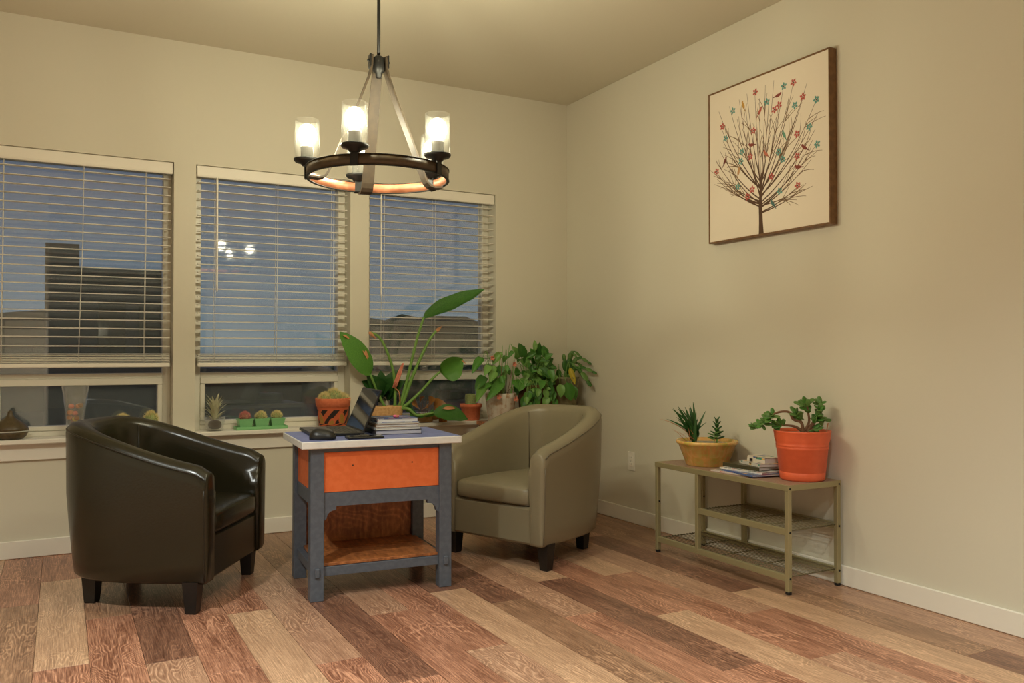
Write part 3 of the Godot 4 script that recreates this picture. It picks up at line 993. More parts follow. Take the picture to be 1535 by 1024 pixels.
func chandelier() -> void:
	var ring_y := 1.714
	var t := thing("ring_chandelier", "five-light ring chandelier of dark iron and wood with seeded glass shades", "chandelier", V(-1.99, ring_y, 1.80))
	var m := MB.new()
	m.lathe([[0.2655, -0.019], [0.2655, 0.019], [0.2715, 0.019], [0.2715, -0.019]], Vector3.ZERO, 96, true)
	var ring := part("ring", m, M.wood_tone, t)
	m = MB.new()
	m.lathe([[0.2625, -0.0175], [0.2625, 0.0175], [0.2652, 0.0175], [0.2652, -0.0175]], Vector3.ZERO, 96, true)
	part("inner_liner", m, M.inner_wood, ring)
	m = MB.new()
	for y in [-0.0195, 0.0195]:
		m.lathe([[0.262, y - 0.0012], [0.262, y + 0.0012], [0.2735, y + 0.0012], [0.2735, y - 0.0012]], Vector3.ZERO, 96, true)
	part("edge_trim", m, M.dark_iron, ring)
	# stem up to the ceiling
	m = MB.new()
	m.tube([V(0, 0.42, 0), V(0, ROOM_H - ring_y - 0.01, 0)], 0.0065, 12)
	part("rod", m, M.dark_iron, t)
	m = MB.new()
	var cy := ROOM_H - ring_y
	m.lathe([[0.0, cy - 0.03], [0.03, cy - 0.03], [0.062, cy - 0.012], [0.065, cy - 0.0005], [0.0, cy - 0.0005]], Vector3.ZERO, 32)
	part("canopy", m, M.dark_iron, t)
	m = MB.new()
	m.lathe([[0.0, 0.375], [0.011, 0.378], [0.013, 0.395], [0.022, 0.4], [0.022, 0.455], [0.012, 0.462], [0.0, 0.464]], Vector3.ZERO, 20)
	part("hub", m, M.dark_iron, t)
	for deg in [-78.0, 109.0, -167.0]:
		var d: Vector3 = spoke(deg)
		var side := V(-d.z, 0, d.x)
		var pts := []
		for q in [[0.027, 0.462], [0.028, 0.42], [0.036, 0.385], [0.075, 0.28], [0.13, 0.15], [0.178, 0.03], [0.188, 0.005], [0.197, -0.012], [0.21, -0.024], [0.228, -0.029], [0.262, -0.026]]:
			pts.append(d * q[0] + V(0, q[1], 0))
		m = MB.new()
		m.bar(pts, side, 0.034, 0.048, 0.007)
		var strap := part("strap", m, M.strap_wood, t)
		m = MB.new()
		m.box(d * 0.034 + V(0, 0.44, 0), V(0.037, 0.05, 0.006), 0.001, Basis(side, Vector3.UP, d))
		part("clamp_plate", m, M.dark_iron, strap)
		m = MB.new()
		m.lathe([[0.0, 0.008], [0.004, 0.007], [0.005, 0.0], [0.0, 0.0]], d * 0.037 + V(0, 0.442, 0), 10, false, Basis(side, d, side.cross(d)))
		m.lathe([[0.0, 0.006], [0.0035, 0.005], [0.004, 0.0], [0.0, 0.0]], d * 0.2735 + V(0, -0.012, 0), 10, false, Basis(side, d, side.cross(d)))
		part("bolt", m, M.dark_iron, strap)
	for k in 5:
		var d: Vector3 = spoke(-18.0 + 72.0 * k)
		var side := V(-d.z, 0, d.x)
		var at := d * 0.268
		m = MB.new()
		m.box(at + d * 0.0065 + V(0, 0.004, 0), V(0.03, 0.056, 0.006), 0.001, Basis(side, Vector3.UP, d))
		m.box(at - d * 0.0065 + V(0, 0.006, 0), V(0.03, 0.05, 0.003), 0.001, Basis(side, Vector3.UP, d))
		m.lathe([[0.0, 0.026], [0.02, 0.026], [0.024, 0.034], [0.045, 0.04], [0.05, 0.047], [0.05, 0.052], [0.046, 0.053], [0.0, 0.05]], at, 32)
		var cup := part("lamp_cup", m, M.dark_iron, t)
		m = MB.new()
		m.lathe([[0.0, 0.05], [0.024, 0.05], [0.024, 0.092], [0.026, 0.096], [0.022, 0.1], [0.0, 0.1]], at, 24)
		part("socket", m, M.socket_grey, cup)
		m = MB.new()
		m.lathe([[0.0425, 0.053], [0.0425, 0.2], [0.0445, 0.2015], [0.0465, 0.2], [0.0465, 0.053]], at, 40, true)
		part("glass_shade", m, M.seeded_glass, cup)
		m = MB.new()
		var prof := [[0.0, 0.1], [0.014, 0.1], [0.016, 0.112]]
		for j in 11:
			var a := -0.9 + (PI / 2 + 0.9) * j / 10.0
			prof.append([0.034 * cos(a), 0.15 + 0.037 * sin(a)])  # bulb shaped oversize to take in its glow
		m.lathe(prof, at, 24)
		part("light_bulb", m, M.bulb_glow, cup)
		var l := OmniLight3D.new()
		l.name = "bulb_lamp"
		l.light_color = Color(1.0, 0.975, 0.84)
		l.light_energy = 0.28
		l.light_size = 0.03
		l.omni_range = 14.0
		l.omni_attenuation = 2.0
		l.shadow_enabled = true
		t.add_child(l, true)
		l.position = at + V(0, 0.15, 0)


# ---------------------------------------------------------------- picture
func dab(im: Image, x: float, y: float, r: float, c: Color) -> void:
	var n := im.get_width()
	for j in range(maxi(0, int(y - r - 1)), mini(n, int(y + r + 2))):
		for i in range(maxi(0, int(x - r - 1)), mini(n, int(x + r + 2))):
			var a := clampf(r + 0.5 - Vector2(i - x, j - y).length(), 0.0, 1.0)
			if a > 0.0:
				im.set_pixel(i, j, im.get_pixel(i, j).lerp(c, a))


func twig(im: Image, a: Vector2, b: Vector2, c: Vector2, w0: float, w1: float, col: Color) -> void:
	var n := int((c - a).length() / 1.6) + 4
	for i in n + 1:
		var f := float(i) / n
		var p := a.lerp(b, f).lerp(b.lerp(c, f), f)
		dab(im, p.x, p.y, lerpf(w0, w1, f), col)


func on_print(x: float, y: float) -> Vector2:
	return Vector2(x, y) * 900.0


func flower(im: Image, q: Array, col: Color) -> void:
	var c := on_print(q[0], q[1])
	for j in 5:
		var v := Vector2.RIGHT.rotated(TAU * j / 5.0 + q[0] * 9.0) * 12.0
		dab(im, c.x + v.x, c.y + v.y, 6.5, col)
		dab(im, c.x + v.x * 1.45, c.y + v.y * 1.45, 4.5, col.lightened(0.12))
	dab(im, c.x, c.y, 4.0, rgb(70, 44, 36))


func picture() -> void:
	var n := 900
	var im := Image.create(n, n, false, Image.FORMAT_RGB8)
	im.fill(rgb(236, 224, 204))
	var bark := rgb(84, 58, 38)
	var tip := rgb(112, 84, 56)
	var r := RandomNumberGenerator.new()
	r.seed = 5
	for k in 12:
		twig(im, on_print(0.47 + (k - 6) * 0.0012, 1.0), on_print(0.466, 0.9), on_print(0.464 + (k - 6) * 0.0008, 0.82), 13, 10, bark)
	twig(im, on_print(0.464, 0.83), on_print(0.462, 0.75), on_print(0.476, 0.62), 13, 5, bark)
	var ends := [[0.09, 0.13], [0.06, 0.45], [0.07, 0.58], [0.11, 0.24], [0.42, 0.09], [0.74, 0.1], [0.92, 0.25], [0.92, 0.35], [0.87, 0.61], [0.8, 0.78], [0.74, 0.8], [0.21, 0.66], [0.51, 0.07], [0.84, 0.15], [0.06, 0.53], [0.13, 0.34], [0.19, 0.12], [0.28, 0.1], [0.35, 0.08], [0.58, 0.06], [0.66, 0.11], [0.91, 0.53], [0.9, 0.44], [0.79, 0.74], [0.14, 0.6], [0.1, 0.4], [0.26, 0.22], [0.34, 0.18], [0.62, 0.2], [0.7, 0.2], [0.78, 0.28], [0.82, 0.2], [0.46, 0.14], [0.54, 0.16], [0.16, 0.48], [0.88, 0.5]]
	var k0 := 0
	for e in ends:
		k0 += 1
		var low: float = clampf(0.86 - (0.75 - e[1]) * 0.22 + r.randf_range(-0.07, 0.04), 0.63, 0.87)
		var a: Vector2 = on_print(0.465, low)
		var c: Vector2 = on_print(e[0], e[1])
		var b: Vector2 = on_print(lerpf(0.465, e[0], 0.55), lerpf(low, e[1], 0.32 + r.randf_range(-0.05, 0.05)))
		twig(im, a, b, c, 3.8, 1.0, bark)
		for j in 4:
			var f := r.randf_range(0.35, 0.85)
			var s := a.lerp(b, f).lerp(b.lerp(c, f), f)
			var d := (c - a).normalized().rotated(r.randf_range(-0.7, 0.7))
			var q := s + d * r.randf_range(60, 150)
			twig(im, s, s + (q - s) * 0.5 + (c - a).normalized() * 18.0, q, 2.0, 0.8, tip)
	for q in [[0.424, 0.089], [0.737, 0.117], [0.622, 0.223], [0.583, 0.243], [0.808, 0.223], [0.123, 0.238], [0.406, 0.332], [0.762, 0.436], [0.378, 0.493], [0.762, 0.570], [0.067, 0.529], [0.553, 0.653], [0.393, 0.705], [0.765, 0.747], [0.351, 0.746]]:
		flower(im, q, rgb(178, 72, 64))
	for q in [[0.660, 0.118], [0.223, 0.158], [0.521, 0.178], [0.746, 0.259], [0.909, 0.268], [0.855, 0.415], [0.153, 0.323], [0.303, 0.447], [0.294, 0.505], [0.615, 0.513], [0.647, 0.565], [0.914, 0.531], [0.264, 0.666], [0.622, 0.757]]:
		flower(im, q, rgb(84, 142, 132))
	var rust := rgb(132, 58, 46)
	var birds := [[0.613, 0.162, 1, -0.1, rust], [0.461, 0.223, 1, -0.9, rgb(176, 84, 66)], [0.389, 0.420, -1, 0.1, rust], [0.145, 0.477, 1, -1.0, rgb(104, 46, 38)], [0.770, 0.637, -1, 0.15, rust], [0.512, 0.503, -1, 0.8, rgb(196, 110, 84)], [0.819, 0.530, -1, 0.6, rust], [0.317, 0.148, -1, 1.2, rgb(196, 146, 64)], [0.661, 0.418, -1, 1.1, rgb(96, 148, 124)], [0.566, 0.825, -1, 0.9, rgb(72, 110, 104)], [0.272, 0.570, 1, -1.3, rgb(190, 140, 92)]]
	for b in birds:
		var c: Vector2 = on_print(b[0], b[1])
		var f := Vector2(b[2], 0).rotated(b[3])
		var up := Vector2(0, -1)
		for j in 12:
			var s := lerpf(-15, 13, j / 11.0)
			dab(im, c.x + f.x * s, c.y + f.y * s, 9.0 * sqrt(maxf(0.0, 1.0 - pow(s / 18.0, 2.0))), b[4])
		dab(im, c.x + f.x * 18 + up.x, c.y + f.y * 18 - 5, 6.5, b[4])
		for j in 10:
			dab(im, c.x - f.x * (14 + j * 2.6), c.y - f.y * (14 + j * 2.6), 3.6 - j * 0.18, b[4].darkened(0.2))
		dab(im, c.x + f.x * 26, c.y + f.y * 26 - 4, 1.8, rgb(60, 40, 30))
	var print_mat := mat("tree_print", Color.WHITE, 0.75)
	print_mat.albedo_texture = ImageTexture.create_from_image(im)
	var t := thing("framed_picture", "square framed print of a bare tree with red and teal flowers", "picture", V(-0.002, 2.003, 1.881))
	var h := 0.397
	var dp := 0.046
	var m := MB.new()
	m.quad(V(-dp + 0.004, h - 0.008, -h + 0.008), V(-dp + 0.004, h - 0.008, h - 0.008), V(-dp + 0.004, -h + 0.008, h - 0.008), V(-dp + 0.004, -h + 0.008, -h + 0.008))
	var cv := part("canvas", boxes([[V(-dp + 0.0045, -h + 0.008, -h + 0.008), V(-0.004, h - 0.008, h - 0.008)]]), M.canvas_side, t)
	part("print", m, print_mat, cv)
	for s in [-1, 1]:
		part("frame_side", boxes([[V(-dp, -h, s * (h - 0.0078)), V(0, h, s * h)]], 0.0015), M.frame_walnut, t)
		part("frame_side", boxes([[V(-dp, s * (h - 0.0078), -h + 0.008), V(0, s * h, h - 0.008)]], 0.0015), M.frame_walnut, t)


func outlet() -> void:
	var t := thing("wall_outlet", "white double wall outlet above the baseboard by the taupe chair", "outlet", V(0, 0.373, 0.738))
	part("plate", boxes([[V(-0.006, -0.057, -0.035), V(0, 0.057, 0.035)]], 0.003), M.trim_paint, t)
	for s in [-1, 1]:
		var m := MB.new()
		m.pillow(V(-0.006, s * 0.0195, 0), V(0.0025, 0.0145, 0.0165), 0.3, 0.6, 8, 20)
		var r := part("receptacle", m, M.blind_white, t)
		for z in [-0.006, 0.006]:
			part("slot", boxes([[V(-0.0092, s * 0.0195 - 0.001, z - 0.001), V(-0.0082, s * 0.0195 + 0.007, z + 0.001)]], 0.0002), M.screw_dark, r)
	var sc := MB.new()
	sc.box(V(-0.0065, 0, 0), V(0.002, 0.005, 0.005), 0.001)
	part("screw", sc, M.knob_steel, t)


# ---------------------------------------------------------------- things on the table
func book(called: String, label: String, category: String, at: Vector3, size: Vector3, turn: float, cover: Material, pages: Material, group: String) -> Node3D:
	# spine along -x, page edges on the other sides
	var t := thing(called, label, category, at, turn, group)
	var c := minf(0.0022, size.y * 0.16)
	var h := size / 2.0
	part("page_block", boxes([[V(-h.x + 0.003, c, -h.z + 0.003), V(h.x - 0.003, size.y - c, h.z - 0.003)]], 0.0004), pages, t)
	part("cover", boxes([[V(-h.x, 0, -h.z), V(h.x, c, h.z)], [V(-h.x, size.y - c, -h.z), V(h.x, size.y, h.z)], [V(-h.x, c, -h.z), V(-h.x + 0.003, size.y - c, h.z)]], 0.0004), cover, t)
	return t


func printed(called: String, base: Color, inks: Array, seed_: int) -> StandardMaterial3D:
	var r := RandomNumberGenerator.new()
	r.seed = seed_
	var im := Image.create(128, 128, false, Image.FORMAT_RGB8)
	im.fill(base)
	for k in 26:
		var w := r.randi_range(8, 46)
		var h := r.randi_range(3, 18)
		im.fill_rect(Rect2i(r.randi_range(0, 120), r.randi_range(0, 120), w, h), inks[r.randi() % inks.size()])
	var m := mat(called, Color.WHITE, 0.3)
	m.albedo_texture = ImageTexture.create_from_image(im)
	m.uv1_triplanar = true
	m.uv1_scale = Vector3.ONE * 7.0
	return m


func on_the_table() -> void:
	var turn := deg_to_rad(-5.5)
	# laptop: hinge on the right side, the screen leaning back to the right
	var t := thing("laptop", "open dark laptop standing on the blue table top", "laptop", V(-1.975, TABLE_Y, 1.115), turn)
	var bw := 0.228
	var bd := 0.365
	var base := part("laptop_base", boxes([[V(-bw / 2, 0.001, -bd / 2), V(bw / 2, 0.015, bd / 2)]], 0.003), M.black_plastic, t)
	part("palm_deck", boxes([[V(-bw / 2 + 0.004, 0.0148, -bd / 2 + 0.004), V(bw / 2 - 0.004, 0.0156, bd / 2 - 0.004)]], 0.0003), M.laptop_grey, base)
	for r in 5:
		for c in 13:
			part("key", boxes([[V(0.002 + r * 0.018, 0.0155, -0.152 + c * 0.0235), V(0.0175 + r * 0.018, 0.0175, -0.1315 + c * 0.0235)]], 0.001), M.key_grey, base)
	part("touchpad", boxes([[V(-0.09, 0.0152, -0.05), V(-0.025, 0.0158, 0.05)]], 0.0002), M.key_grey, base)
	var lean := Basis(Vector3.FORWARD, deg_to_rad(24.0))
	var lid := part("laptop_lid", boxes([[V(-0.004, 0, -bd / 2), V(0.003, 0.202, bd / 2)]], 0.002), M.black_plastic, t, Transform3D(lean, V(bw / 2 - 0.004, 0.014, 0)))
	part("display_panel", boxes([[V(-0.0048, 0.008, -bd / 2 + 0.007), V(-0.0038, 0.195, bd / 2 - 0.007)]], 0.0003), M.screen_black, lid)
	var m := MB.new()
	t = thing("computer_mouse", "black computer mouse at the table's front left edge", "mouse", V(-2.088, TABLE_Y, 1.385), deg_to_rad(70.0))
	m.pillow(V(0, 0.009, 0), V(0.036, 0.036, 0.056), 0.9, 0.75, 16, 32, Basis(), "mouse")
	part("shell", m, M.black_plastic, t)
	m = MB.new()
	m.pillow(V(0, 0.03, 0.034), V(0.004, 0.01, 0.012), 0.8, 0.8, 8, 12)
	part("scroll_wheel", m, M.key_grey, t)
	m = MB.new()
	m.lathe([[0.0, 0.0], [0.95, 0.0], [1.0, 0.002], [0.95, 0.004], [0.0, 0.004]], Vector3.ZERO, 24)
	part("sole", m, M.rubber, t, Transform3D(Basis.from_scale(V(0.035, 1.0, 0.054)), Vector3.ZERO))
	t = thing("wallet_phone", "flat black phone lying by the table's front edge", "phone", V(-1.918, TABLE_Y, 1.424), deg_to_rad(-6.0))
	part("body", boxes([[V(-0.078, 0, -0.036), V(0.078, 0.011, 0.036)]], 0.004), M.black_plastic, t)
	part("glass_front", boxes([[V(-0.074, 0.0108, -0.033), V(0.074, 0.0116, 0.033)]], 0.0004), M.screen_black, t)
	part("strap", boxes([[V(-0.012, 0.011, -0.03), V(0.022, 0.0135, 0.0)]], 0.001), M.laptop_grey, t)
	# books
	var g := "books stacked on the table"
	var y := TABLE_Y
	var blue := printed("blue_cover", rgb(60, 84, 150), [rgb(226, 224, 220), rgb(216, 150, 140), rgb(44, 62, 120), rgb(120, 140, 190)], 3)
	var list := [["thick pale book, lowest in the table's stack", V(0.214, 0.021, 0.21), V(-1.716, 0, 1.222), -5.0, M.cover_charcoal, M.paper_grey], ["pale book, second from bottom in the table's stack", V(0.208, 0.011, 0.2), V(-1.716, 0, 1.216), -4.0, M.cover_white, M.paper], ["brown-spined paperback, third from bottom in the table's stack", V(0.2, 0.013, 0.19), V(-1.716, 0, 1.217), -6.0, M.cover_brown, M.paper], ["slim white book, second from top in the table's stack", V(0.198, 0.007, 0.185), V(-1.714, 0, 1.214), -2.0, M.cover_white, M.paper], ["blue patterned paperback on top of the table's stack", V(0.19, 0.018, 0.18), V(-1.712, 0, 1.21), -4.0, blue, M.paper]]
	for b in list:
		book("book", b[0], "book", V(b[2].x, y, b[2].z), b[1], deg_to_rad(b[3]), b[4], b[5], g)
		y += b[1].y
	m = MB.new()
	m.pillow(V(0, 0.006, 0), V(0.014, 0.006, 0.01), 0.6, 0.6, 10, 20)
	t = thing("eraser", "small pink eraser on top of the book stack", "eraser", V(-1.71, y, 1.25))
	part("rubber_body", m, M.pink_plastic, t)
	part("sleeve", boxes([[V(-0.005, -0.0, -0.0104), V(0.006, 0.0122, 0.0104)]], 0.002), M.petal_coral, t)


# ---------------------------------------------------------------- plants: helpers
func leaf(lw: float, bend: float, fold: float, shape := 0.8, ripple := 0.0, n := 9) -> ArrayMesh:
	# unit-long leaf along +z, its face up (+y), lw wide
	var m := MB.new()
	var rows := []
	var pos := Vector3.ZERO
	for i in n + 1:
		var f := float(i) / n
		var a := bend * (f - 0.5)
		if i:
			pos += V(0, -sin(a), cos(a)) / n
		var hw := lw / 2.0 * pow(maxf(sin(PI * pow(f, shape)), 0.0), 0.75) + 0.004
		var row := []
		for s in [-1.0, -0.55, 0.0, 0.55, 1.0]:
			row.append(pos + V(s * hw, cos(a) * (absf(s) * hw * fold + ripple * sin(f * 17.0 + s * 2.0) * absf(s)), 0))
		rows.append(row)
	m.grid(rows)
	return m.mesh()


func aim(a: Vector3, b: Vector3, face := V(-0.35, 0.5, 0.8), wide := 1.0) -> Transform3D:
	var l := (b - a).length()
	var z := (b - a) / maxf(l, 0.0001)
	var y := (face - z * face.dot(z)).normalized()
	return Transform3D(Basis(y.cross(z) * l * wide, y * l, z * l), a)


func pot(parent: Node, prof: Array, m: Material, soil_y: float, soil_r: float, soil: Material, segs := 40) -> MeshInstance3D:
	var b := MB.new()
	b.lathe(prof, Vector3.ZERO, segs, true)
	var o := part("pot", b, m, parent)
	b = MB.new()
	b.lathe([[0.0, soil_y + 0.004], [soil_r * 0.6, soil_y + 0.003], [soil_r, soil_y], [soil_r, soil_y - 0.012], [0.0, soil_y - 0.012]], Vector3.ZERO, 24)
	part("soil", b, soil, parent)
	return o


func plain_pot(r0: float, r1: float, h: float, lip := 0.012, wall := 0.006) -> Array:
	return [[0.001, 0.0], [r0 - 0.003, 0.0], [r0, 0.003], [lerpf(r0, r1, 0.75), h * 0.75], [lerpf(r0, r1, 0.76) + lip * 0.5, h * 0.77], [r1 + lip * 0.2, h * 0.97], [r1, h], [r1 - wall, h], [r1 - wall - 0.004, h * 0.8], [r0 - wall, 0.01], [0.001, 0.01]]


func curve(pts: Array, per := 5) -> Array:
	var c := Curve3D.new()
	for i in pts.size():
		var d: Vector3 = (pts[mini(i + 1, pts.size() - 1)] - pts[maxi(i - 1, 0)]) / 6.0
		c.add_point(pts[i], -d, d)
	var out := []
	for i in pts.size() - 1:
		for k in per:
			out.append(c.sample(i, float(k) / per))
	out.append(pts[-1])
	return out


func stem(parent: Node, pts: Array, r0: float, r1: float, m: Material, called := "stem") -> void:
	var p := curve(pts)
	var r := []
	for i in p.size():
		r.append(lerpf(r0, r1, float(i) / (p.size() - 1)))
	var b := MB.new()
	b.tube(p, r, 7)
	part(called, b, m, parent)


func cactus(parent: Node, at: Vector3, r: float, h: float, body: Material, spine: Material, n: int, long: float) -> void:
	var b := MB.new()
	var rows := []
	for i in 9:
		var a := -0.5 + (PI / 2 + 0.5) * i / 8.0
		var row := []
		for k in 36:
			var q := TAU * k / 36.0
			var rr := r * cos(a) * (1.0 + 0.07 * cos(q * 12.0))
			row.append(at + V(rr * cos(q), h * 0.4 + h * 0.6 * sin(a), rr * sin(q)))
		rows.append(row)
	b.grid(rows, false, true)
	part("cactus_body", b, body, parent)
	b = MB.new()
	for k in n:
		var a := rng.randf_range(-0.1, PI / 2)
		var q := rng.randf() * TAU
		var s := at + V(r * cos(a) * cos(q), h * 0.4 + h * 0.6 * sin(a), r * cos(a) * sin(q))
		var d := V(cos(a) * cos(q), sin(a), cos(a) * sin(q)) + V(rng.randf_range(-0.5, 0.5), rng.randf_range(-0.3, 0.5), rng.randf_range(-0.5, 0.5))
		b.cone(s, s + d.normalized() * long * rng.randf_range(0.6, 1.1), 0.0014)
	var o := part("spines", b, spine, parent)
	meta(o, "", "", "", "stuff")


# ---------------------------------------------------------------- things on the bench
func on_the_bench() -> void:
	# marbled bowl with two succulents
	var t := thing("succulent_bowl", "yellow marbled bowl of spiky and jade succulents on the bench", "potted plant", V(-0.186, BENCH_Y, 1.622))
	pot(t, [[0.001, 0.0], [0.1, 0.0], [0.104, 0.004], [0.142, 0.104], [0.15, 0.108], [0.154, 0.116], [0.152, 0.125], [0.144, 0.126], [0.136, 0.11], [0.098, 0.012], [0.001, 0.012]], M.marbled_glaze, 0.108, 0.134, M.pebbles)
	var blade := leaf(0.11, 0.5, 0.35, 0.45)
	var c := V(-0.05, 0.108, -0.027)
	var tips := [V(-0.064, 0.318, -0.029), V(-0.156, 0.284, -0.079), V(-0.009, 0.275, 0.0), V(-0.13, 0.298, -0.065), V(-0.182, 0.235, -0.094), V(-0.041, 0.241, -0.018), V(-0.099, 0.294, -0.049), V(-0.08, 0.29, -0.07), V(-0.03, 0.25, -0.05), V(-0.11, 0.26, -0.02), V(-0.07, 0.27, 0.0), V(-0.12, 0.23, -0.09), V(-0.02, 0.22, 0.02), V(-0.15, 0.24, -0.04), V(-0.06, 0.3, -0.06), V(-0.09, 0.25, 0.01)]
	for k in 16:
		tips.append(V(-0.07 + rng.randf_range(-0.1, 0.05), rng.randf_range(0.2, 0.3), -0.035 + rng.randf_range(-0.05, 0.05)))
	for p in tips:
		var s := c + V(rng.randf_range(-0.02, 0.015), rng.randf_range(0.0, 0.045), rng.randf_range(-0.015, 0.015))
		part("leaf", blade, M.leaf_deep, t, aim(s, p, V(-0.4, 0.9, 0.4)))
	for k in 9:
		var s := c + V(rng.randf_range(-0.06, 0.0), 0.005, rng.randf_range(-0.02, 0.02))
		part("dry_leaf", blade, M.leaf_dry, t, aim(s, s + V(rng.randf_range(-0.1, 0.02), rng.randf_range(0.03, 0.08), rng.randf_range(-0.05, 0.03)), V(0, 1, 0.3), 0.7))
	part("dry_leaf", blade, M.leaf_dry, t, aim(c + V(-0.03, 0.05, -0.02), V(-0.214, 0.236, -0.112), V(0, 1, 0.3), 0.6))
	var st_ := [V(0.044, 0.105, 0.024), V(0.044, 0.175, 0.025), V(0.042, 0.222, 0.026)]
	stem(t, st_, 0.004, 0.0025, M.stem_green)
	var fat := MB.new()
	fat.pillow(V(0, 0, 0.5), V(0.24, 0.1, 0.5), 1.0, 0.9, 8, 14)
	var fat_mesh := fat.mesh()
	for k in 9:
		var f := k / 8.0
		var s: Vector3 = st_[0].lerp(st_[2], 0.22 + 0.78 * f)
		for side in [-1.0, 1.0]:
			var d: Vector3 = V(0.88, 0, 0.474) * side if k % 2 == 0 else V(-0.474, 0, 0.88) * side
			part("leaf", fat_mesh, M.leaf_deep, t, aim(s, s + (d * (1.0 - 0.45 * f) + V(0, 0.35 + f * 0.5, 0)).normalized() * lerpf(0.042, 0.026, f), V(0, 1, 0.2)))
	stem(t, [V(0.02, 0.105, 0.03), V(0.02, 0.14, 0.03), V(0.022, 0.16, 0.03)], 0.003, 0.002, M.stem_green)
	for k in 4:
		var s := V(0.021, 0.13 + 0.01 * k, 0.03)
		part("leaf", fat_mesh, M.leaf_jade, t, aim(s, s + V(0.03 * (1 if k % 2 else -1), 0.012, 0.016 * (1 if k % 2 else -1)), V(0, 1, 0.2)))
	# big red pot with a leaning jade plant
	t = thing("jade_plant", "leaning jade plant in a large red plastic pot at the bench's end", "potted plant", V(-0.146, BENCH_Y, 2.2))
	pot(t, [[0.001, 0.0], [0.09, 0.0], [0.096, 0.006], [0.099, 0.034], [0.0975, 0.036], [0.0975, 0.039], [0.1, 0.041], [0.11, 0.138], [0.1125, 0.14], [0.1125, 0.148], [0.111, 0.15], [0.1135, 0.152], [0.1135, 0.16], [0.112, 0.162], [0.116, 0.172], [0.119, 0.185], [0.122, 0.212], [0.1235, 0.214], [0.1235, 0.22], [0.118, 0.22], [0.115, 0.2], [0.105, 0.14], [0.094, 0.012], [0.001, 0.012]], M.red_plastic, 0.203, 0.113, M.pebbles, 56)
	var o := V(0.026, -0.004, 0.016)
	var stems := [[V(0.029, 0.205, 0.019), V(0.021, 0.249, 0.016), V(-0.010, 0.264, -0.001), V(-0.024, 0.293, -0.008), V(-0.049, 0.299, -0.021), V(-0.080, 0.291, -0.038), V(-0.103, 0.271, -0.051), V(-0.126, 0.245, -0.064), V(-0.168, 0.229, -0.087)], [V(0.027, 0.209, 0.018), V(-0.002, 0.231, 0.003), V(-0.048, 0.238, -0.022), V(-0.075, 0.238, -0.037)], [V(0.033, 0.207, 0.021), V(0.025, 0.240, 0.018), V(0.013, 0.271, 0.012), V(0.001, 0.297, 0.006)], [V(0.037, 0.214, 0.023), V(0.052, 0.253, 0.032), V(0.048, 0.293, 0.031), V(0.040, 0.332, 0.027), V(0.021, 0.323, 0.017)], [V(0.041, 0.209, 0.026), V(0.067, 0.240, 0.041), V(0.085, 0.266, 0.053), V(0.112, 0.260, 0.072)], [V(0.041, 0.209, 0.026), V(0.071, 0.257, 0.043), V(0.09, 0.301, 0.058), V(0.09, 0.341, 0.059)], [V(0.044, 0.205, 0.028), V(0.068, 0.222, 0.042), V(0.072, 0.208, 0.044)]]
	var from := [0.68, 0.72, 0.55, 0.5, 0.4, 0.45, 0.4]
	var count := [40, 14, 20, 22, 22, 20, 9]
	var plump := MB.new()
	plump.pillow(V(0, 0, 0.5), V(0.3, 0.1, 0.5), 1.0, 0.9, 8, 14)
	var plump_mesh := plump.mesh()
	for i in stems.size():
		var pts := []
		for p in stems[i]:
			pts.append(p - o)
		stem(t, pts, 0.0075 if i < 2 else 0.0065, 0.003, M.stem_brown)
		var path := curve(pts)
		for k in count[i]:
			var f: float = lerpf(from[i], 1.0, float(k) / count[i])
			var s: Vector3 = path[int(f * (path.size() - 1))]
			var along: Vector3 = (path[mini(int(f * (path.size() - 1)) + 1, path.size() - 1)] - path[maxi(int(f * (path.size() - 1)) - 1, 0)]).normalized()
			var d := (along * 0.5 + V(rng.randf_range(-1, 1), rng.randf_range(-0.5, 1), rng.randf_range(-1, 1)).normalized()).normalized()
			var tip := s + d * rng.randf_range(0.028, 0.044)
			tip.x = minf(tip.x, 0.135)
			part("leaf", plump_mesh, M.leaf_jade if k % 3 else M.leaf_vine, t, aim(s, tip, V(-0.3, 0.8, 0.4)))
	stem(t, [V(0.094, 0.2, 0.052), V(0.097, 0.225, 0.054), V(0.101, 0.252, 0.057)], 0.0022, 0.0022, M.leaf_dry, "plant_stake")
	# magazines and books in a loose pile
	var g := "reading matter piled on the bench"
	var inks := [rgb(214, 60, 52), rgb(50, 74, 150), rgb(240, 238, 230), rgb(34, 34, 40), rgb(228, 178, 80), rgb(80, 150, 130)]
	var y := BENCH_Y
	var pile := [["wide glossy magazine lying lowest on the bench", "magazine", V(0.2, 0.006, 0.28), V(-0.21, 0, 1.93), 4.0, rgb(214, 200, 192), 5], ["blue-edged magazine, second from bottom of the bench pile", "magazine", V(0.19, 0.008, 0.24), V(-0.215, 0, 1.975), -9.0, rgb(90, 110, 160), 6], ["red and white magazine in the middle of the bench pile", "magazine", V(0.18, 0.008, 0.25), V(-0.195, 0, 1.95), 6.0, rgb(224, 220, 214), 7], ["dark-covered hardback in the bench pile", "book", V(0.17, 0.017, 0.225), V(-0.17, 0, 1.925), 3.0, rgb(70, 66, 46), 8], ["colourful disc case near the top of the bench pile", "disc case", V(0.125, 0.014, 0.17), V(-0.16, 0, 1.965), -12.0, rgb(212, 206, 196), 9], ["small white boxed set on top of the bench pile", "box", V(0.085, 0.026, 0.125), V(-0.155, 0, 1.975), -6.0, rgb(224, 214, 196), 10]]
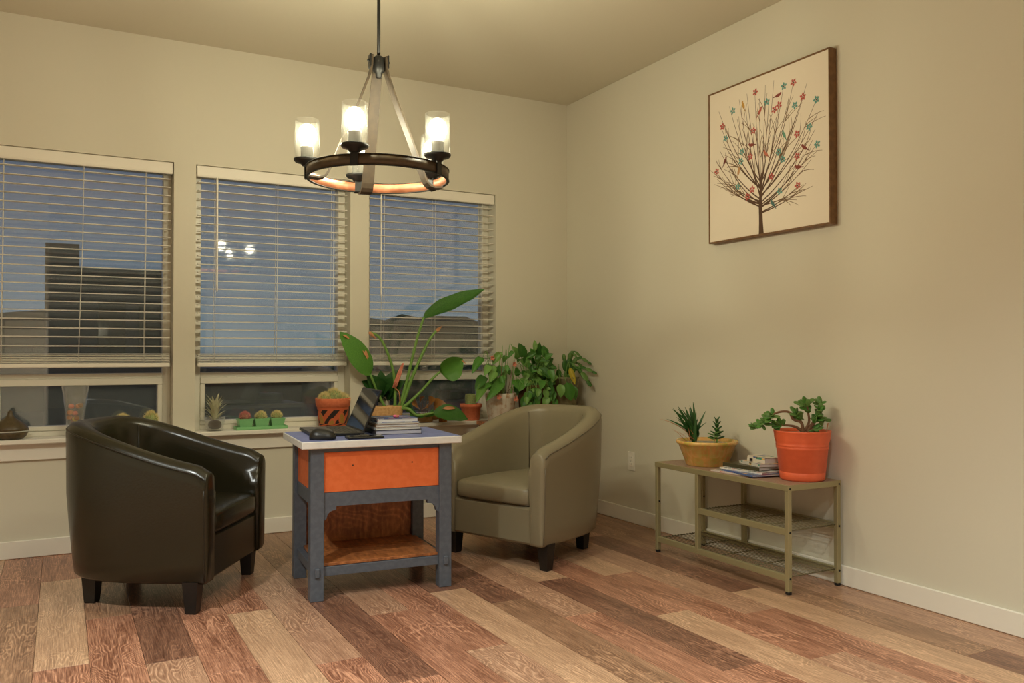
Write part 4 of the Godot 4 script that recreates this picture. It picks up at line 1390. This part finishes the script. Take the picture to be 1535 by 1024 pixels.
	for b in pile:
		var cover := printed("print_%d" % b[6], b[5], inks, b[6])
		if b[1] == "book":
			cover = mat("cover_olive", b[5], 0.35)
		book(b[1].replace(" ", "_") if b[1] != "box" else "boxed_set", b[0], b[1], V(b[3].x, y, b[3].z), b[2], deg_to_rad(b[4]), cover, M.paper, g)
		y += b[2].y


# ---------------------------------------------------------------- things on the sill
func on_the_sill() -> void:
	var y := SILL_Y
	# oil diffuser
	var t := thing("oil_diffuser", "dark drop-shaped oil diffuser on the sill at far left", "diffuser", V(-3.285, y, -0.02))
	var m := MB.new()
	m.lathe([[0.0, 0.0], [0.052, 0.0], [0.07, 0.012], [0.082, 0.038], [0.0, 0.038]], Vector3.ZERO, 40)
	part("base", m, M.diffuser_wood, t)
	m = MB.new()
	m.lathe([[0.0, 0.038], [0.083, 0.038], [0.084, 0.041], [0.083, 0.044], [0.0, 0.044]], Vector3.ZERO, 40)
	part("trim_band", m, M.diffuser_band, t)
	m = MB.new()
	m.lathe([[0.0, 0.044], [0.083, 0.044], [0.08, 0.058], [0.066, 0.076], [0.042, 0.093], [0.022, 0.108], [0.013, 0.124], [0.011, 0.14], [0.007, 0.143], [0.006, 0.13], [0.0, 0.13]], Vector3.ZERO, 40)
	part("cover", m, M.diffuser_wood, t)
	# glass vase with dried flowers
	t = thing("glass_vase", "flared clear glass vase of dried flowers behind the dark chair", "vase", V(-2.995, y, -0.03))
	m = MB.new()
	m.lathe([[0.001, 0.0], [0.036, 0.0], [0.038, 0.004], [0.044, 0.1], [0.064, 0.262], [0.061, 0.262], [0.041, 0.1], [0.035, 0.012], [0.001, 0.012]], Vector3.ZERO, 40, true)
	part("glass", m, M.clear_glass, t)
	for k in 9:
		var q := V(rng.randf_range(-0.026, 0.026), rng.randf_range(0.08, 0.165), rng.randf_range(-0.024, 0.024))
		stem(t, [V(q.x * 0.4, 0.014, q.z * 0.4), q * 0.6, q], 0.0015, 0.001, M.stem_brown, "dried_stem")
		m = MB.new()
		m.pillow(q, V(0.014, 0.012, 0.014), 0.8, 0.8, 8, 12)
		part("dried_flower", m, [M.leaf_dry, M.leaf_bronze, M.petal_coral, M.leaf_yellow][k % 4], t)
	# small ball cacti behind the dark chair
	var where := [V(-2.632, y, -0.02), V(-2.77, y, -0.02)]
	for i in 2:
		t = thing("small_cactus", ["cream-spined ball cactus behind the dark chair, nearest the window post", "ball cactus just showing behind the dark chair's back"][i], "cactus", where[i], 0.0, "small cacti on the sill")
		pot(t, plain_pot(0.026, 0.034, 0.06, 0.006, 0.004), M.terracotta, 0.052, 0.029, M.soil, 24)
		cactus(t, V(0, 0.05, 0), 0.033, 0.062 - i * 0.01, M.cactus_green, M.spine_cream, 320, 0.018)
	# air plant in a glass
	t = thing("air_plant", "pale silvery spiky plant in a clear glass pot", "potted plant", V(-2.304, y, -0.02))
	m = MB.new()
	m.lathe([[0.001, 0.0], [0.042, 0.0], [0.045, 0.004], [0.056, 0.072], [0.058, 0.078], [0.054, 0.078], [0.041, 0.008], [0.001, 0.008]], Vector3.ZERO, 40, true)
	part("glass_pot", m, M.clear_glass, t)
	m = MB.new()
	m.pillow(V(0, 0.034, 0), V(0.036, 0.025, 0.036), 0.8, 0.9, 10, 20)
	part("gravel", m, M.soil, t)
	var strap := leaf(0.1, 0.9, 0.3, 0.4)
	for k in 34:
		var a := TAU * k * 0.382
		var f := k / 33.0
		var s := V(0.01 * cos(a), 0.055 + 0.05 * f, 0.01 * sin(a))
		var e := V(cos(a) * lerpf(0.085, 0.045, f), lerpf(0.085, 0.215, pow(f, 0.75)) + rng.randf_range(-0.02, 0.012), sin(a) * lerpf(0.07, 0.04, f))
		part("leaf", strap, M.leaf_silver, t, aim(s, e, V(0, 1, 0) - V(cos(a), 0, sin(a)) * 0.5, 1.9))
	# green tray with three square pots of cactus
	t = thing("planter_tray", "flat bright green plastic tray under three small pots", "tray", V(-2.055, y, -0.012), 0.02)
	m = MB.new()
	m.box(V(0, 0.003, 0), V(0.276, 0.006, 0.082), 0.002)
	for s in [-1, 1]:
		m.box(V(0, 0.009, s * 0.039), V(0.286, 0.018, 0.004), 0.001)
		m.box(V(s * 0.141, 0.009, 0), V(0.004, 0.018, 0.082), 0.001)
	part("tray_body", m, M.green_plastic, t)
	for i in 3:
		var lb: String = ["pink-spined cactus in square green pot, left on the tray", "cream-spined cactus in square green pot, middle of the tray", "cream-spined cactus in square green pot, right on the tray"][i]
		t = thing("square_pot_cactus", lb, "cactus", V(-2.055 + (i - 1) * 0.088, y + 0.006, -0.012), 0.02, "cacti in green square pots")
		var rows := []
		for q in [[0.001, 0.0], [0.03, 0.0], [0.0395, 0.05], [0.041, 0.05], [0.041, 0.056], [0.036, 0.056], [0.029, 0.006], [0.001, 0.006]]:
			rows.append([V(q[0], q[1], q[0]), V(-q[0], q[1], q[0]), V(-q[0], q[1], -q[0]), V(q[0], q[1], -q[0])])
		m = MB.new()
		m.grid(rows, true, true, false, false)
		part("pot", m, M.green_plastic, t)
		part("soil", boxes([[V(-0.034, 0.03, -0.034), V(0.034, 0.048, 0.034)]]), M.soil, t)
		cactus(t, V(0, 0.045, 0), 0.027, 0.045, M.cactus_red if i == 0 else M.cactus_green, M.spine_pink if i == 0 else M.spine_cream, 320, 0.014)
	# painted terracotta pot
	t = thing("painted_pot_cacti", "terracotta pot painted with leaf shapes, full of small cacti", "potted plant", V(-1.634, y, -0.02))
	var prof := [[0.001, 0.0], [0.078, 0.0], [0.08, 0.003], [0.093, 0.115], [0.099, 0.118], [0.104, 0.162], [0.102, 0.166], [0.095, 0.166], [0.09, 0.13], [0.072, 0.014], [0.001, 0.014]]
	pot(t, prof, M.terracotta, 0.148, 0.09, M.soil, 48)
	m = MB.new()
	m.lathe([[0.0812, 0.006], [0.0832, 0.022], [0.0936, 0.112]], Vector3.ZERO, 48)
	part("painted_band", m, leaf_band(), t)
	for q in [[0.0, 0.02, 0.052, 0.08], [-0.055, 0.03, 0.036, 0.056], [0.052, 0.035, 0.034, 0.05], [0.02, -0.045, 0.04, 0.06], [-0.035, -0.045, 0.036, 0.055]]:
		cactus(t, V(q[0], 0.135, q[1]), q[2], q[3], M.cactus_green, M.spine_cream, 420, 0.02)
	# white pot with a dark leafy plant, by the window post
	t = thing("dark_leaf_plant", "dark green broad-leaved plant in a small white pot behind the laptop", "potted plant", V(-1.297, y, -0.07))
	pot(t, plain_pot(0.03, 0.037, 0.165, 0.0, 0.004), M.white_ceramic, 0.145, 0.032, M.soil)
	var broad := leaf(0.5, 0.9, 0.25, 0.75)
	for q in [V(-0.15, 0.31, 0.06), V(-0.1, 0.27, 0.1), V(-0.05, 0.33, 0.02), V(0.03, 0.3, 0.08), V(0.06, 0.34, 0.02), V(-0.13, 0.22, 0.08), V(-0.17, 0.27, 0.03), V(0.09, 0.27, 0.06), V(-0.02, 0.24, 0.1)]:
		part("leaf", broad, M.leaf_deep, t, aim(V(q.x * 0.08, 0.15, 0.0), q + V(0, 0, 0.06)))
	# bronze begonia, amber jar and small pot cactus on the right
	t = thing("bronze_begonia", "small bronze and green leaved plant in a shallow dish", "potted plant", V(-1.045, y, -0.03))
	pot(t, [[0.001, 0.0], [0.05, 0.0], [0.054, 0.004], [0.072, 0.045], [0.068, 0.045], [0.05, 0.008], [0.001, 0.008]], M.tan_clay, 0.036, 0.06, M.soil)
	var heart := leaf(0.85, 0.8, 0.15, 0.6)
	for q in [[V(-0.08, 0.15, 0.05), 1], [V(-0.04, 0.19, 0.03), 1], [V(0.02, 0.18, 0.06), 1], [V(0.07, 0.15, 0.05), 1], [V(0.1, 0.11, 0.06), 1], [V(-0.02, 0.13, 0.08), 1], [V(-0.09, 0.08, 0.06), 0], [V(-0.05, 0.07, 0.09), 0], [V(0.0, 0.08, 0.1), 0], [V(0.05, 0.07, 0.09), 1], [V(-0.1, 0.11, 0.02), 0]]:
		var a: Vector3 = q[0]
		stem(t, [V(a.x * 0.2, 0.036, a.z * 0.2), V(a.x * 0.4, a.y * 0.7, a.z * 0.3), a * 0.75], 0.002, 0.0015, M.stem_brown)
		part("leaf", heart, M.leaf_bronze if q[1] else M.leaf_vine, t, aim(a * 0.72, a + V(a.x * 0.5, -0.03, 0.05), V(-0.4, 0.3, 0.9)))
	t = thing("amber_jar", "little amber jar on the sill left of the potted cactus", "jar", V(-0.935, y, 0.015))
	m = MB.new()
	m.lathe([[0.0, 0.0], [0.025, 0.0], [0.027, 0.003], [0.027, 0.036], [0.024, 0.042], [0.0, 0.042]], Vector3.ZERO, 28)
	part("jar_body", m, M.amber_jar, t)
	m = MB.new()
	m.lathe([[0.0, 0.042], [0.025, 0.042], [0.025, 0.054], [0.0, 0.055]], Vector3.ZERO, 28)
	part("lid", m, M.cover_brown, t)
	t = thing("stub_cactus", "stubby flat-topped cactus in a plain terracotta pot", "cactus", V(-0.722, y, -0.02))
	pot(t, [[0.001, 0.0], [0.052, 0.0], [0.054, 0.003], [0.064, 0.082], [0.071, 0.084], [0.073, 0.106], [0.067, 0.106], [0.06, 0.08], [0.048, 0.01], [0.001, 0.01]], M.terracotta, 0.094, 0.061, M.soil)
	m = MB.new()
	m.pillow(V(-0.004, 0.128, 0), V(0.033, 0.043, 0.033), 0.35, 0.7, 16, 40)
	part("cactus_body", m, M.cactus_green, t)
	m = MB.new()
	for k in 260:
		var q := rng.randf() * TAU
		var s := V(-0.004 + 0.031 * cos(q), rng.randf_range(0.1, 0.168), 0.031 * sin(q))
		m.cone(s, s + V(cos(q), rng.randf_range(-0.2, 0.8), sin(q)).normalized() * 0.006, 0.0007)
	meta(part("spines", m, M.spine_cream, t), "", "", "", "stuff")


func leaf_band() -> StandardMaterial3D:
	# painted motif: olive leaves outlined in orange between black wedges
	var w := 512
	var h := 96
	var im := Image.create(w, h, false, Image.FORMAT_RGB8)
	for y in h:
		for x in w:
			var cx := fposmod(x / 64.0, 1.0)
			var up := int(x / 64.0) % 2 == 0
			var v := Vector2((cx - 0.5) * 1.25, (y / float(h) - (0.4 if up else 0.6)) * 1.5).rotated(0.6 if up else -0.5)
			var d := Vector2(v.x / 0.5, v.y / 0.34).length()
			var c := rgb(40, 28, 22)
			if d < 0.72:
				c = rgb(170, 124, 52)
			elif d < 1.0:
				c = rgb(206, 104, 62)
			elif absf(sin(x * 0.049 + y * 0.07)) > 0.72 or y < 5 or y > 88:
				c = rgb(200, 96, 56)
			im.set_pixel(x, y, c)
	var m := mat("painted_leaves", Color.WHITE, 0.7)
	m.albedo_texture = ImageTexture.create_from_image(im)
	return m


func bird_of_paradise() -> void:
	var at := V(-1.33, SILL_Y, 0.03)
	var t := thing("bird_of_paradise", "tall bird of paradise plant with long stems in a tan planter", "potted plant", at)
	var rows := []
	for q in [[0.002, 0.0], [0.09, 0.0], [0.094, 0.006], [0.102, 0.1], [0.102, 0.112], [0.096, 0.112], [0.09, 0.02], [0.002, 0.02]]:
		var row := []
		for k in 40:
			var a := TAU * k / 40.0
			row.append(V(q[0] * 1.02 * signf(cos(a)) * pow(absf(cos(a)), 0.6) + 0.02, q[1], q[0] * 0.4 * signf(sin(a)) * pow(absf(sin(a)), 0.6) - 0.018))
		rows.append(row)
	var m := MB.new()
	m.grid(rows, true, true)
	part("planter", m, M.tan_clay, t)
	m = MB.new()
	m.pillow(V(0.02, 0.088, -0.018), V(0.092, 0.014, 0.036), 0.5, 0.6, 8, 24)
	part("gravel", m, M.pebbles, t)
	var base := V(0.075, 0.09, -0.015)
	var S := [[V(-1.322, 0.695, 0.030), V(-1.376, 0.787, 0.050), V(-1.436, 0.901, 0.080)], [V(-1.262, 0.72, 0.030), V(-1.278, 0.906, 0.050), V(-1.337, 1.060, 0.070), V(-1.387, 1.128, 0.080), V(-1.433, 1.152, 0.080)], [V(-1.227, 0.72, 0.030), V(-1.191, 0.864, 0.050), V(-1.150, 1.101, 0.100), V(-1.114, 1.248, 0.130)], [V(-1.214, 0.72, 0.030), V(-1.160, 0.884, 0.060), V(-1.093, 1.061, 0.100), V(-1.048, 1.143, 0.120), V(-1.013, 1.176, 0.120)], [V(-1.2, 0.71, 0.05), V(-1.116, 0.790, 0.080), V(-1.053, 0.872, 0.120), V(-1.008, 0.917, 0.140)], [V(-1.19, 0.69, 0.07), V(-1.139, 0.65, 0.09), V(-1.044, 0.665, 0.12)]]
	for i in S.size():
		var path := [base + V(S[i][0].x + 1.23, 0, 0) * 0.5]
		for q in S[i]:
			path.append(q - at)
		stem(t, path, 0.0135 if i in [2, 3] else 0.011, 0.007, M.stem_green)
	var tall := leaf(0.36, -0.35, 0.5, 0.85, 0.006, 14)
	part("leaf", tall, M.leaf_bird_dark, t, aim(V(-1.118, 1.24, 0.13) - at, V(-0.73, 1.425, 0.2) - at, V(-0.55, 0.7, 0.42)))
	var curl := leaf(0.6, 0.5, 0.3, 0.8, 0.01, 12)
	part("leaf", leaf(0.42, 0.35, 0.25, 0.85, 0.008, 12), M.leaf_bird, t, aim(V(-1.434, 0.897, 0.08) - at, V(-1.635, 1.155, 0.12) - at, V(0.1, 0.15, 1.0)))
	part("leaf", leaf(0.9, 1.0, 0.5, 0.7, 0.02, 12), M.leaf_bird, t, aim(V(-1.01, 0.915, 0.14) - at, V(-0.86, 0.995, 0.17) - at, V(-0.3, -0.35, 1.0)))
	part("leaf", curl, M.leaf_bird_dark, t, aim(V(-1.048, 0.66, 0.12) - at, V(-0.835, 0.622, 0.18) - at, V(0.1, 0.7, 0.75)))
	var edge := leaf(0.24, 0.8, 0.3, 0.8, 0.03)
	for q in [[V(-1.498, 1.062, 0.108), V(-1.452, 0.985, 0.1)], [V(-1.62, 1.135, 0.125), V(-1.575, 1.11, 0.12)], [V(-0.99, 0.69, 0.135), V(-0.905, 0.69, 0.15)], [V(-0.885, 0.985, 0.185), V(-0.855, 0.965, 0.185)]]:
		part("browned_edge", edge, M.leaf_dry, t, aim(q[0] - at, q[1] - at, V(0, 0.3, 1)))
	for q in [[V(-1.03, 1.16, 0.12), V(-0.99, 1.195, 0.12)], [V(-1.445, 1.155, 0.08), V(-1.405, 1.115, 0.085)]]:
		m = MB.new()
		m.tube(curve([q[0] - at, (q[0] + q[1]) / 2 - at, q[1] - at]), [0.004, 0.008, 0.011, 0.012, 0.012, 0.01, 0.008, 0.006, 0.004, 0.003, 0.002], 8)
		part("dried_bud", m, M.leaf_dry, t)
	m = MB.new()
	for k in 3:
		var o := V(0.008 * (k - 1), 0.0, 0.004 * k)
		m.tube([V(-1.285, 0.82, 0.075) - at + o, V(-1.27, 0.86, 0.075) - at + o, V(-1.25, 0.91, 0.075) - at + o, V(-1.228, 0.97, 0.075) - at + o * 0.4], [0.003, 0.006, 0.0055, 0.0015], 6)
	part("dried_flower", m, M.petal_coral, t)
	stem(t, [V(-1.24, 0.72, 0.06) - at, V(-1.25, 0.79, 0.07) - at, V(-1.285, 0.825, 0.075) - at], 0.004, 0.003, M.leaf_dry, "flower_stalk")


func corner_plants() -> void:
	# a low stand in the corner carries the last three pots
	var t := thing("plant_stand", "low wooden plant stand in the corner behind the taupe chair", "stand", V(-0.39, 0, 0.24))
	part("stand_top", boxes([[V(-0.34, 0.575, -0.165), V(0.34, 0.6, 0.165)]], 0.003), M.cherry_wood, t)
	for sx in [-1, 1]:
		for sz in [-1, 1]:
			part("leg", boxes([[V(sx * 0.31 - 0.018, 0, sz * 0.135 - 0.018), V(sx * 0.31 + 0.018, 0.575, sz * 0.135 + 0.018)]]), M.cherry_wood, t)
	var top := 0.6
	var g := "plants in the corner"
	# trailing heart-leaved plant: white crock on the left, leaves reaching across
	var at := V(-0.62, top, 0.2)
	t = thing("coral_flower_plant", "heart-leaved plant in a stained white crock, left in the corner group", "potted plant", at, 0.0, g)
	pot(t, plain_pot(0.078, 0.1, 0.18, 0.004), M.stained_ceramic, 0.165, 0.088, M.soil)
	var at2 := V(-0.395, top, 0.215)
	var t2 := thing("trailing_vine_plant", "bushy trailing green plant in a brown mossy pot", "potted plant", at2, 0.0, g)
	pot(t2, plain_pot(0.082, 0.1, 0.23, 0.004), M.mossy_clay, 0.215, 0.088, M.soil)
	var at3 := V(-0.16, top, 0.2)
	var t3 := thing("mixed_trailing_pot", "jointed cactus and hanging leaves in a sage green pot by the wall", "potted plant", at3, 0.0, g)
	pot(t3, [[0.001, 0.0], [0.078, 0.0], [0.08, 0.004], [0.104, 0.262], [0.108, 0.264], [0.108, 0.275], [0.1, 0.275], [0.09, 0.2], [0.07, 0.012], [0.001, 0.012]], M.sage_clay, 0.262, 0.094, M.soil)
	var L := [[-0.731, 1.003, 0.169, -0.819, 0.902, 0.192, 0.040], [-0.710, 0.966, 0.184, -0.705, 0.875, 0.213, 0.026], [-0.616, 1.035, 0.215, -0.677, 0.959, 0.200, 0.037], [-0.545, 1.011, 0.142, -0.596, 0.968, 0.189, 0.026], [-0.514, 1.046, 0.171, -0.550, 1.000, 0.170, 0.020], [-0.490, 1.006, 0.259, -0.532, 1.095, 0.277, 0.043], [-0.505, 1.006, 0.240, -0.568, 1.075, 0.258, 0.034], [-0.449, 0.941, 0.217, -0.455, 1.035, 0.209, 0.034], [-0.398, 0.953, 0.216, -0.460, 1.032, 0.266, 0.017], [-0.336, 1.017, 0.203, -0.359, 1.102, 0.242, 0.037], [-0.381, 1.046, 0.221, -0.375, 1.117, 0.206, 0.022], [-0.407, 1.017, 0.231, -0.439, 1.061, 0.258, 0.028], [-0.314, 0.946, 0.176, -0.352, 1.041, 0.159, 0.040], [-0.289, 0.976, 0.244, -0.337, 1.067, 0.262, 0.026], [-0.323, 0.952, 0.226, -0.359, 1.011, 0.277, 0.028], [-0.309, 0.952, 0.226, -0.269, 0.906, 0.279, 0.051], [-0.416, 0.923, 0.187, -0.427, 0.871, 0.231, 0.063], [-0.345, 0.893, 0.193, -0.326, 0.800, 0.348, 0.051], [-0.409, 0.872, 0.245, -0.375, 0.809, 0.343, 0.028], [-0.533, 0.865, 0.256, -0.545, 0.801, 0.3, 0.057], [-0.435, 0.814, 0.326, -0.450, 0.751, 0.341, 0.046], [-0.337, 0.799, 0.325, -0.316, 0.734, 0.339, 0.040], [-0.256, 0.833, 0.321, -0.253, 0.744, 0.332, 0.040], [-0.207, 0.843, 0.322, -0.174, 0.724, 0.329, 0.057], [-0.161, 0.819, 0.32, -0.145, 0.726, 0.332, 0.034], [-0.742, 0.887, 0.222, -0.837, 0.800, 0.276, 0.046], [-0.733, 0.842, 0.243, -0.841, 0.730, 0.302, 0.046], [-0.681, 0.898, 0.221, -0.706, 0.818, 0.234, 0.034], [-0.638, 0.869, 0.263, -0.784, 0.736, 0.320, 0.046], [-0.653, 0.955, 0.249, -0.660, 0.899, 0.274, 0.034], [-0.596, 0.925, 0.226, -0.633, 0.874, 0.223, 0.034], [-0.525, 0.838, 0.320, -0.565, 0.794, 0.336, 0.028], [-0.173, 0.927, 0.174, -0.178, 0.854, 0.159, 0.028], [-0.500, 0.907, 0.242, -0.572, 0.898, 0.302, 0.034], [-0.327, 0.945, 0.151, -0.311, 0.916, 0.195, 0.034], [-0.161, 0.939, 0.29, -0.132, 0.827, 0.31, 0.026]]
	var forms := [leaf(1.0, 0.5, 0.3, 0.62), leaf(1.0, 0.9, 0.2, 0.7), leaf(1.0, 0.2, 0.45, 0.75)]
	for i in L.size():
		var q: Array = L[i]
		var a := V(q[0], q[1], q[2])
		var b := V(q[3], q[4], q[5])
		var left := (a.x + b.x) / 2 < -0.53
		var right := (a.x + b.x) / 2 > -0.28
		var host: Node3D = t if left else (t3 if right else t2)
		var o := at if left else (at3 if right else at2)
		var root := V(clampf(a.x - o.x, -0.05, 0.05), 0.165 if left else (0.262 if right else 0.215), clampf(a.z - o.z, -0.04, 0.04))
		var lift := V((root.x + a.x - o.x) / 2, maxf(root.y, a.y - o.y) + 0.03, (root.z + a.z - o.z) / 2)
		stem(host, [root, lift, a - o], 0.0026, 0.0016, M.stem_green)
		var lf: Material = M.leaf_yellow if i == 35 else ([M.leaf_vine, M.leaf_bird_dark, M.leaf_vine_pale, M.leaf_vine][i % 4])
		part("leaf", forms[i % 3], lf, host, aim(a - o, b - o, V(-0.35 + rng.randf_range(-0.4, 0.4), 0.45, 0.85), q[6] * 1.4 / (b - a).length()))
	# small filler leaves among them
	for k in 64:
		var o := V(rng.randf_range(-0.13, 0.11), rng.randf_range(0.2, 0.4), rng.randf_range(-0.04, 0.13))
		stem(t2, [V(o.x * 0.3, 0.215, o.z * 0.3), V(o.x * 0.6, o.y * 0.9, o.z * 0.6), o], 0.0018, 0.0012, M.stem_green)
		part("leaf", forms[k % 3], [M.leaf_vine, M.leaf_vine_pale, M.leaf_bird_dark][k % 3], t2, aim(o, o + V(rng.randf_range(-0.05, 0.05), rng.randf_range(-0.08, 0.04), rng.randf_range(0.01, 0.04)), V(-0.3, 0.5, 0.8), 0.62))
	# leaves hanging over the pots' fronts, and a fuller crown
	for k in 44:
		var low := k < 20
		var o := V(rng.randf_range(-0.12, 0.1), rng.randf_range(0.12, 0.22) if low else rng.randf_range(0.26, 0.46), rng.randf_range(0.105, 0.13) if low else rng.randf_range(-0.05, 0.06))
		stem(t2, [V(o.x * 0.5, 0.215, minf(o.z, 0.08) * 0.6), V(o.x * 0.8, 0.26 if low else o.y * 0.9, o.z * 0.9), o], 0.0018, 0.0012, M.stem_green)
		part("leaf", forms[k % 3], [M.leaf_vine, M.leaf_vine_pale, M.leaf_vine, M.leaf_bird_dark][k % 4], t2, aim(o, o + V(rng.randf_range(-0.04, 0.04), -rng.randf_range(0.05, 0.08) if low else rng.randf_range(0.02, 0.06), 0.012), V(-0.4, 0.35, 0.85), 0.6))
	for k in 16:
		var o := V(rng.randf_range(-0.13, 0.03), rng.randf_range(0.18, 0.36), rng.randf_range(0.0, 0.1))
		stem(t, [V(o.x * 0.4, 0.165, o.z * 0.4), V(o.x * 0.7, o.y * 0.95, o.z * 0.7), o], 0.0018, 0.0012, M.stem_green)
		part("leaf", forms[k % 3], [M.leaf_vine, M.leaf_vine_pale][k % 2], t, aim(o, o + V(rng.randf_range(-0.05, 0.02), rng.randf_range(-0.07, -0.02), 0.02), V(-0.4, 0.35, 0.85), 0.6))
	# coral blooms
	for q in [V(-0.07, 0.4, 0.02), V(-0.075, 0.16, 0.115), V(0.045, 0.145, 0.115), V(0.065, 0.36, 0.06)]:
		stem(t, [V(q.x * 0.3, 0.165, 0.05), V(q.x * 0.7, maxf(q.y, 0.2) + 0.02, 0.09), q], 0.0015, 0.001, M.stem_brown, "flower_stalk")
		for j in 5:
			var d := V(cos(TAU * j / 5.0), sin(TAU * j / 5.0), 0.4)
			part("petal", forms[0], M.petal_coral, t, aim(q, q + d * 0.018, V(-0.3, 0.2, 1), 0.8))
	# jointed stems of the holiday cactus
	var seg := MB.new()
	seg.pillow(V(0, 0, 0.5), V(0.26, 0.09, 0.5), 0.9, 0.9, 8, 12)
	var seg_mesh := seg.mesh()
	for q in [V(0.13, 0.36, 0.14), V(0.13, 0.3, 0.2), V(0.1, 0.22, 0.18), V(0.11, 0.4, 0.06), V(0.06, 0.39, 0.1), V(0.135, 0.33, 0.06), V(-0.02, 0.38, 0.06), V(0.02, 0.33, 0.14), V(0.12, 0.26, 0.1)]:
		var a := V(0.02, 0.262, 0.02)
		var mid := V(q.x * 0.5, maxf(q.y, 0.3) + 0.04, q.z * 0.5)
		var path := curve([a, mid, q], 3)
		for j in path.size() - 1:
			part("segment", seg_mesh, M.leaf_bird_dark if j % 2 else M.leaf_jade, t3, aim(path[j], path[j + 1] + (path[j + 1] - path[j]) * 0.15, V(-0.3, 0.5, 0.8)))
